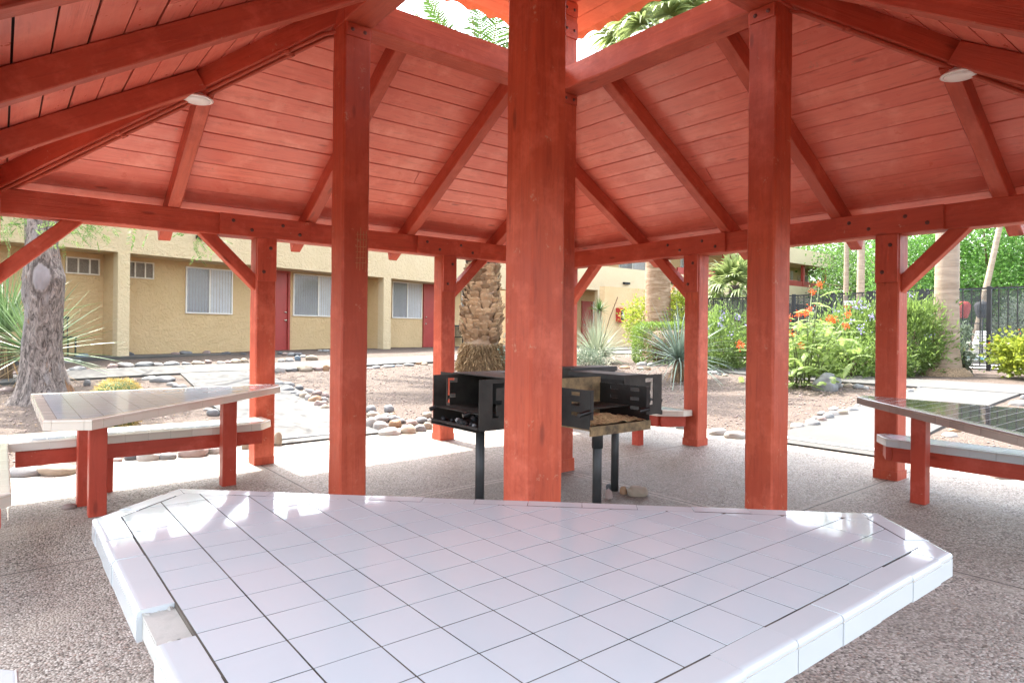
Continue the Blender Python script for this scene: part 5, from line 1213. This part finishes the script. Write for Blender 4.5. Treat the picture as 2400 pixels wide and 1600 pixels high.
# --- red yucca clump with dry flower stalk, small yucca behind
g, d_ = ground(1398, 850); hs = thing('red_yucca', 'wispy grey green arching clump with dry flower stalks left of the hedge'.replace('left of', 'beside'), 'yucca', g)
blades(hs, g+np.array((0, 0, .06)), 430, 1.35, .0085, 18, 85, .55, 'blade_grey', r0=.22, k=9); blades(hs, g+np.array((0, 0, .04)), 120, .9, .009, 5, 50, .6, 'blade_yucca', 'inner_leaves', .25, 8)
mb = MB(); p0 = g+np.array((.25, .1, .3)); pe = dep(1448, 695, d_); mb.tube([tuple(p0), tuple((p0+pe)/2+np.array((0, 0, .12))), tuple(pe)], [.012, .010, .006], 6)
for i in range(16): f = .5+.5*i/16; c = p0*(1-f)+pe*f+np.array((0, 0, .12*(1-abs(2*f-1)))); mb.lathe(c, [(0, -.02), (.018, 0), (0, .025)], 6, 0, 0, (random.gauss(0, 1), random.gauss(0, 1), .6))
mb.build('flower_stalk', 'dry_leaf', hs)
g3, _ = ground(1376, 862); du = thing('low_shrub', 'low silvery shrub with tiny pale flowers under the wispy clump', 'shrub', g3); bush(du, g3+np.array((0, 0, .12)), (.55, .45, .32), 2200, .05, 'leaf_grey'); flowers(du, [g3+np.array((RNG.normal(0, .3), RNG.normal(0, .25), RNG.uniform(.1, .42))) for _ in range(50)], 700, .04, .03, 'white_bloom')
y = yucca('small spiky green yucca on a thin stem before the red door', 1404, 800, 60, .42, 1.2, 'palm_frond', (-20, 85), .1, .02, False, 21.0, None, .2)
# --- clipped hedge, lantanas, washington palm by it
g, d_ = ground(1585, 850); hd = thing('hedge', 'clipped green hedge in front of the rough palm trunk', 'hedge', g); q = QB(); n = 9000
u = RNG.uniform(-1, 1, (n, 3)); ax = RNG.integers(0, 3, n); sg = np.where(RNG.random(n) < .5, -1, 1); sg[ax == 2] = 1; u[np.arange(n), ax] = sg; u = u*(1-.08*RNG.random((n, 1))); nn = np.linalg.norm(u**4, axis=1)[:, None]**.25; u = u/np.maximum(nn, .8); C = g+np.array((.2, .1, .48))+(RT*u[:, :1]*1.05+np.array((FWD[0], FWD[1], 0))*u[:, 1:2]*.7)+np.array((0, 0, 1))*u[:, 2:3]*.50
C += RNG.normal(size=(n, 3))*.025; q.leaves(C, unit(u)+RNG.normal(size=(n, 3))*.7, .06*RNG.uniform(.6, 1.2, n), .3); q.out('foliage', 'leaf_hedge', hd); stems(hd, g+np.array((.2, .1, 0)), 10, .7, .02, .6)
mb = MB(); cc = g+np.array((.2, .1, .45)); mb.lathe(cc, [(.6, -.40), (.72, 0), (.62, .36), (0, .40)], 16); mb.build('twiggy_core', 'brown_stem', hd)
def simple_bush(label, px, py, d, rad, n, size, mat, name='bush', fl=None, ratio=.3, cat='bush', group=None, zc=None, clumps=60, up=.5):
    P = dep(px, py, d); g = np.array((P[0], P[1], H(P[0], P[1]))); b = thing(name, label, cat, g, group); c = g+np.array((0, 0, (zc if zc is not None else rad[2]*.55)))
    stems(b, g, 12, c[2]-g[2]+rad[2]*.4, .012, rad[0]*.6); bush(b, c, rad, n, size, mat, ratio, clumps, .92, up)
    if fl:
        m_, k, s, sp = fl; dd = unit(RNG.normal(size=(k, 3))); dd[:, 2] = np.abs(dd[:, 2]); flowers(b, c+dd*np.array(rad)*RNG.uniform(.9, 1.08, (k, 1)), k*9, sp, s, m_)
    return b
simple_bush('yellow green lantana before the recessed wall and beside the rough palm trunk', 1512, 800, 18.6, (.62, .6, .75), 2600, .085, 'leaf_lime', fl=('orange_bloom', 12, .03, .03), zc=1.0)
simple_bush('tall lime green bush between the rough palm trunk and a roof post', 1592, 800, 18.2, (.62, .6, .9), 3000, .085, 'leaf_lime', fl=('orange_bloom', 26, .03, .03), zc=1.15)
def washington(label, px, py, depth, w, ztop, mat, crown=26, pet=.9, R=.85, dead=8, lean=(0, 0), nm='fan_palm', wb=1.3, group=None):
    P = dep(px, py, depth); g = np.array((P[0], P[1], H(P[0], P[1])-.05)); t = thing(nm, label, 'palm', g, group); top = np.array((g[0]+lean[0], g[1]+lean[1], ztop)); m_ = lambda f: g*(1-f)+top*f
    trunk('trunk', mat, t, [m_(0), m_(.05), m_(.16), m_(.5), m_(1)], [w*wb, w*1.16, w, w*.9, w*.82], 26, .06, 2.); fan_crown(t, top+np.array((0, 0, .1)), crown, pet, R, dead); return t, g, top
washington('rough rusty fan palm trunk behind the clipped hedge, green fans above the roof', 1541, 800, 18.2, .36, 9.4, 'rusty_palm_bark', 40, 1.3, 1.15, 14)
p2, g, _ = washington('smooth pale fan palm trunk with a flared base beside the curved path', 2216, 880, 12.0, .19, 10.5, 'palm_bark', 30, 1.1, 1.0, 8, wb=1.5)
mb = MB(); mb.lathe(g+np.array((0, 0, .03)), [(.46, -.06), (.41, .04), (.35, .10), (.29, .16)], 26)
for i, v in enumerate(mb.v): s = 1+.22*mnoise.noise(Vector((v[0]*6, v[1]*6, v[2]*4))); mb.v[i] = (g[0]+(v[0]-g[0])*s, g[1]+(v[1]-g[1])*s, v[2])
mb.build('root_collar', 'root_fibre', p2)
P = dep(1722, 790, 20.); g = np.array((P[0], P[1], H(P[0], P[1]))); fp_ = thing('fan_palm', 'short fan palm with drooping green fans in front of the pool fence', 'palm', g); top = np.array((g[0]-.05, g[1], 2.75)); trunk('trunk', 'palm_boot_dark', fp_, [g-np.array((0, 0, .1)), (g+top)/2, top], [.20, .15, .17], 16, .25, 9.)
fan_crown(fp_, top, 30, .55, .78, 10)
# --- blue leaved sotol on a short trunk
g, d_ = ground(1590, 893); so = thing('sotol', 'blue green spiky rosette on a shaggy stub behind the roof post by the short bench', 'yucca', g); c = g+np.array((0, 0, .42)); trunk('stalk', 'brown_stem', so, [g-np.array((0, 0, .05)), c], [.12, .10], 14, .3, 6)
blades(so, c, 190, 1.25, .013, -12, 78, .32, 'blade_blue', r0=.1, k=8); blades(so, c-np.array((0, 0, .03)), 120, .42, .012, -80, -45, .1, 'dry_leaf', 'dead_leaves')
# --- flowering bushes along the curved path
simple_bush('green bush with violet flowers between the two roof posts by the pool fence', 1702, 850, 14.2, (1.0, .75, .70), 8000, .10, 'leaf_bush', fl=('violet_bloom', 34, .04, .03), ratio=.16, zc=.5, clumps=90)
simple_bush('wide green bush with violet flowers crowding the pool fence', 2010, 860, 12.7, (.9, .8, .80), 9000, .105, 'leaf_bush', fl=('violet_bloom', 50, .045, .03), ratio=.15, zc=.52, clumps=110, up=.9)
simple_bush('willowy green bush leaning on the smooth palm trunk', 2128, 865, 12.3, (.58, .7, .86), 7000, .105, 'leaf_bush', fl=('violet_bloom', 12, .04, .03), ratio=.14, zc=.62, clumps=80, up=.9)
simple_bush('thin green weed on the far side of the smooth palm trunk', 2256, 870, 12.3, (.14, .18, .5), 900, .09, 'leaf_grey', ratio=.2, zc=.45, clumps=24)
simple_bush('bright yellow green bush beside the pool gate', 2415, 872, 11.2, (.66, .55, .40), 2900, .08, 'leaf_lime', fl=('orange_bloom', 5, .04, .05), ratio=.42, zc=.38, clumps=60)
simple_bush('dark green clump under the violet bushes by the orange flowers', 1905, 868, 12.4, (.8, .5, .55), 3800, .09, 'leaf_hedge', ratio=.2, zc=.3)
simple_bush('grey green oleander beyond the pool fence near the lounge chair', 2412, 800, 23.0, (1.0, 1.0, 1.1), 3500, .12, 'leaf_grey', ratio=.2, zc=.9)
simple_bush('low green mound in front of the wide violet flowered bush', 1985, 880, 11.9, (.75, .45, .42), 3600, .085, 'leaf_bush', ratio=.16, zc=.3)
simple_bush('low leafy mound between the roof post and the willowy bush', 2075, 884, 11.8, (.55, .4, .45), 2600, .085, 'leaf_bush', ratio=.16, zc=.3)
# --- bird of paradise shrub
g, d_ = ground(1884, 905); bo = thing('flowering_shrub', 'feathery light green shrub with clusters of orange red flowers', 'shrub', g); FL = [(1920, 666), (1903, 683), (1898, 724), (1890, 735), (1944, 747), (1955, 752), (1987, 738), (1855, 783), (1875, 810), (1734, 805), (1982, 764), (1873, 735), (1738, 812), (1846, 745)]
q = QB(); mb = MB(); tipsf = []
for px, py in FL:
    P = dep(px, py, d_+random.uniform(-.3, .5)); b0 = g+np.array((random.gauss(0, .12), random.gauss(0, .12), 0)); mid = b0*.5+P*.5+np.array((0, 0, .12)); mb.tube([tuple(b0), tuple(mid), tuple(P)], [.013, .009, .005], 6); tipsf.append(P)
    for f in (.45, .55, .65, .75, .85):
        c = mid*(1-abs(2*f-1))+P*abs(2*f-1) if f > .5 else b0*(1-2*f)+mid*2*f; az = random.uniform(0, 6.28)
        pinnate(q, c, az, random.uniform(.2, .7), random.uniform(.28, .42), 24, .06, .5, .0065)
for _ in range(75):
    c = g+np.array((random.gauss(0, .42), random.gauss(0, .32), random.uniform(.05, .85))); pinnate(q, c, random.uniform(0, 6.28), random.uniform(0, .9), random.uniform(.35, .6), 28, .07, .7, .0065)
for px, py in ((1945, 800), (1990, 820), (1870, 870), (1900, 880), (1860, 850), (1930, 840), (1960, 790), (1905, 770), (1885, 760), (1875, 895), (1855, 905), (1920, 890)):
    c = dep(px, py, d_-.15)
    for _ in range(4): pinnate(q, c+RNG.normal(size=3)*.06, random.uniform(0, 6.28), random.uniform(-.1, .7), random.uniform(.3, .5), 26, .068, .6, .0065)
q.out('feathery_leaves', 'leaf_fern', bo); mb.build('stem', 'green_stem', bo); flowers(bo, tipsf, 620, .03, .030, 'orange_bloom')

# ------------------------------------------------------------------ pool fence, pool, things beyond
XF = 12.6
def fy(px): r = ray(px, 777); return CAM[1]+(XF-CAM[0])/r[0]*r[1]
fe = thing('pool_fence', 'black iron picket fence with mesh screening round the pool', 'fence', (XF, 3, .55)); mb = MB(); ya, yb, zt, zb = -5., 9.3, 2.225, .66
hf = lambda y: H(XF, y)
mb.bx(XF-.02, XF+.02, ya, yb, zt-.035, zt); mb.bx(XF-.015, XF+.015, ya, yb, zb-.03, zb); mb.build('rails', 'black_metal', fe); mb = MB(); y = ya
while y < yb: mb.bx(XF-.009, XF+.009, y-.009, y+.009, zb, zt-.03); y += .152
mb.build('pickets', 'black_metal', fe); fposts = [fy(p) for p in (1945, 2040, 2165, 2318, 2420, 1860, 1770, 1690, 1610)] + [-3.2, -4.9]
for i, y in enumerate(fposts): mb = MB(); w = .07 if i < 3 else .035; mb.bx(XF-w, XF+w, y-w, y+w, .45, zt+.02); mb.build('post', 'black_metal', fe)
mb = MB(); mb.bx(XF+.022, XF+.026, ya, yb, zb+.02, zt-.05); mb.build('screen', 'mesh_screen', fe)
ys_ = (fy(1979)+fy(2008))/2; w_ = abs(fy(1979)-fy(2008)); zc_ = 1.233+(784-711)*14.8/1510
sg_ = thing('fence_sign', 'small white and red notice sign wired to the pool fence', 'sign', (XF-.03, ys_, zc_)); mb = MB(); mb.bx(XF-.032, XF-.024, ys_-w_/2, ys_+w_/2, zc_-.09, zc_+.09); mb.build('plate', 'sign_white', sg_)
mb = MB(); mb.bx(XF-.0335, XF-.0318, ys_-w_/2+.002, ys_+w_/2-.002, zc_-.088, zc_-.01); mb.build('red_band', 'sign_red', sg_); mb = MB()
for k in range(3): mb.bx(XF-.0335, XF-.0318, ys_-w_*.42, ys_+w_*(.42-.1*k), zc_+.065-k*.025, zc_+.072-k*.025)
mb.build('printed_lines', 'sign_grey', sg_)
xs = lin(12.9, 30, 1.5); ys2 = lin(-14, 12, 1.5); grid_sheet('pool_deck', xs, ys2, lambda x, y: H(x, y)+.02, 'deck_concrete')
mb = MB(); zz = H(17, 0)+.035; mb.poly([(14.9, -9, zz), (21.5, -9, zz), (21.5, 3.4, zz), (14.9, 3.4, zz)]); kind(mb.build('pool_water', 'pool_blue'), 'structure')
mb = MB()
for a, b, c, d in ((14.55, 14.9, -9, 3.75), (21.5, 21.85, -9, 3.75), (14.9, 21.5, 3.4, 3.75)): mb.bx(a, b, c, d, zz-.1, zz+.05)
kind(mb.build('pool_coping', 'deck_concrete'), 'structure')
lp = dep(2303, 824, 22.5); lc = thing('lounge_chair', 'white slatted plastic lounge chair beyond the pool fence', 'lounge chair', (lp[0], lp[1], H(lp[0], lp[1]))); z0 = H(lp[0], lp[1])+.02; ld = np.array((-.62, -.78)); ld /= np.linalg.norm(ld); ln = np.array((-ld[1], ld[0]))
def lq(mb, u0, u1, v0, v1, za, zb_, dz=.02):
    u0, u1, v0, v1, dz = (q*1.65 for q in (u0, u1, v0, v1, dz)); za, zb_ = z0+(za-z0)*1.65, z0+(zb_-z0)*1.65
    f = lambda u, v, z: (lp[0]+ld[0]*u+ln[0]*v, lp[1]+ld[1]*u+ln[1]*v, z); mb.hexa([f(u0, v0, za), f(u1, v0, zb_), f(u1, v1, zb_), f(u0, v1, za), f(u0, v0, za+dz), f(u1, v0, zb_+dz), f(u1, v1, zb_+dz), f(u0, v1, za+dz)])
mb = MB()
for k in range(9): u = .02-.05*k*.45; lq(mb, u, u+.012, -.17, .17, z0+.42-.058*k+.0, z0+.42-.058*k, .045)
mb.build('backrest', 'white_plastic', lc); mb = MB()
for k in range(11): lq(mb, .05+k*.11, .05+k*.11+.085, -.17, .17, z0+.2, z0+.2, .02)
mb.build('seat', 'white_plastic', lc)
for u in (.0, 1.2):
    for v in (-.19, .19): mb = MB(); lq(mb, u, u+.04, v-.02, v+.02, z0, z0, .22); mb.build('leg', 'white_plastic', lc)
for v in (-.19, .19): mb = MB(); lq(mb, -.2, 1.26, v-.018, v+.018, z0+.19, z0+.19, .04); mb.build('side_rail', 'white_plastic', lc)
def umbrella(label, px, py0, py1, d, mat):
    P = dep(px, py0, d); x, y = P[0], P[1]; zt_ = P[2]; zb_ = dep(px, py1, d)[2]; u = thing('patio_umbrella', label, 'umbrella', (x, y, H(x, y)), 'closed umbrellas by the pool'); mb = MB(); mb.tube([(x, y, H(x, y)), (x, y, zt_+.05)], .022, 8); mb.lathe((x, y, H(x, y)), [(.22, 0), (.22, .06), (.05, .1)], 16); mb.build('pole', 'iron_pipe', u)
    mb = MB(); h = zt_-zb_; mb.lathe((x, y, zb_), [(.11, 0), (.17, h*.35), (.20, h*.75), (.14, h*.95), (.03, h)], 14)
    for i, v in enumerate(mb.v): a = math.atan2(v[1]-y, v[0]-x); s = 1+.14*math.cos(7*a); mb.v[i] = (x+(v[0]-x)*s, y+(v[1]-y)*s, v[2])
    mb.build('folded_canopy', mat, u)
umbrella('closed black umbrella seen through the pool fence', 2303, 706, 745, 20., 'umbrella_black'); umbrella('closed red umbrella seen through the pool fence near the palm', 2258, 706, 745, 21., 'umbrella_red')
ff = thing('pool_fence', 'low dark fence on the far side of the pool', 'fence', (26, 0, .66)); mb = MB(); mb.bx(25.98, 26.02, -14, 9, 1.72, 1.76); mb.bx(25.98, 26.02, -14, 9, .75, .78)
mb.build('rails', 'black_metal', ff); mb = MB(); y = -14
while y < 9: mb.bx(25.99, 26.01, y-.01, y+.01, .7, 1.74); y += .2
mb.build('pickets', 'black_metal', ff)
# trees beyond the pool
broad_tree('dark leafy tree beside the far end of the apartment block', 1938, 46, 4.6, (4.0, 4.0, 4.0), 'leaf_tree', 9000, .24, 'trees beyond the pool')
broad_tree('deep green tree between the two thin palm trunks', 2050, 38, 4.4, (3.6, 3.6, 3.6), 'leaf_tree', 9000, .21, 'trees beyond the pool')
broad_tree('light green tree behind the smooth palm trunk', 2150, 30, 4.0, (2.6, 2.6, 3.2), 'leaf_bright_tree', 7000, .17, 'trees beyond the pool')
broad_tree('bright green broad tree right over the closed umbrellas'.replace('right ', ''), 2320, 29, 4.6, (3.6, 3.6, 3.4), 'leaf_bright_tree', 11000, .17, 'trees beyond the pool')
broad_tree('bright tree leaning into view past the pool gate', 2470, 27, 4.8, (3.2, 3.2, 3.4), 'leaf_bright_tree', 9000, .17, 'trees beyond the pool')
broad_tree('shady round tree low behind the far pool fence', 2230, 40, 3.2, (4, 4, 3.2), 'leaf_tree', 8000, .22, 'trees beyond the pool')
broad_tree('tall dark tree standing behind the apartment block', 1800, 60, 7.5, (6, 6, 3.5), 'leaf_tree', 7000, .3, 'trees beyond the pool')
broad_tree('far grey green tree at the back of the pool lawn', 2400, 44, 4.0, (5, 5, 4), 'leaf_tree', 7000, .26, 'trees beyond the pool')
for lab, px, d, w, ln_ in (('thin pale palm trunk nearer the apartment block', 1982, 30, .12, (0, 0)), ('pale palm trunk right beside the roof post seen over the fence'.replace('right ', ''), 2016, 27, .16, (0, 0)), ('grey palm trunk just behind the smooth palm', 2240, 22, .10, (0, 0)), ('slim leaning palm trunk over the closed umbrellas', 2278, 25, .11, (1.35, -1.2))):
    washington(lab, px, 790, d, w, 9.5, 'palm_bark', 16, .8, .8, 3, ln_, 'slender_palm', 1.25, 'slender palms beyond the fence')

# ------------------------------------------------------------------ light, sky, camera
EL = math.radians(60.5)
w = bpy.data.worlds.new('World'); scene.world = w; w.use_nodes = True; nt = w.node_tree; bg = nt.nodes['Background']
sky = nt.nodes.new('ShaderNodeTexSky'); sky.sky_type = 'NISHITA'; sky.sun_disc = False; sky.sun_elevation = EL; sky.sun_rotation = 0.; sky.air_density = 1.0; sky.dust_density = 3.5; sky.ozone_density = 1.0
nt.links.new(sky.outputs[0], bg.inputs['Color']); hs_ = nt.nodes.new('ShaderNodeHueSaturation'); hs_.inputs['Saturation'].default_value = .42; nt.links.new(sky.outputs[0], hs_.inputs['Color']); nt.links.new(hs_.outputs[0], bg.inputs['Color']); bg.inputs['Strength'].default_value = SKY
L = bpy.data.lights.new('sun', 'SUN'); L.energy = SUN; L.angle = math.radians(.55); L.color = (1., .95, .87); so_ = bpy.data.objects.new('sun', L); COL.objects.link(so_)
so_.rotation_euler = Vector((0, -math.cos(EL), -math.sin(EL))).to_track_quat('-Z', 'Y').to_euler(); so_.location = (0, 20, 30)
cd = bpy.data.cameras.new('camera'); cam = bpy.data.objects.new('camera', cd); COL.objects.link(cam); M = Matrix(((RT[0], UP[0], -FWD[0], CAM[0]), (RT[1], UP[1], -FWD[1], CAM[1]), (RT[2], UP[2], -FWD[2], CAM[2]), (0, 0, 0, 1))); cam.matrix_world = M
cd.sensor_width = 36; cd.sensor_fit = 'HORIZONTAL'; cd.lens = FPX/2400*36; cd.shift_y = SHY/2400; cd.clip_start = .05; cd.clip_end = 2000; scene.camera = cam
vs = scene.view_settings; vs.view_transform = 'Standard'; vs.look = 'None'; vs.exposure = EXPO; vs.gamma = 1; vs.use_curve_mapping = False
scene.render.engine = 'CYCLES'; cy = scene.cycles; cy.max_bounces = 14; cy.diffuse_bounces = 8; cy.glossy_bounces = 4; cy.transparent_max_bounces = 16; cy.transmission_bounces = 4; cy.sample_clamp_indirect = 8; cy.caustics_reflective = False; cy.caustics_refractive = False; cy.use_denoising = True; cy.use_adaptive_sampling = True; cy.adaptive_threshold = .015
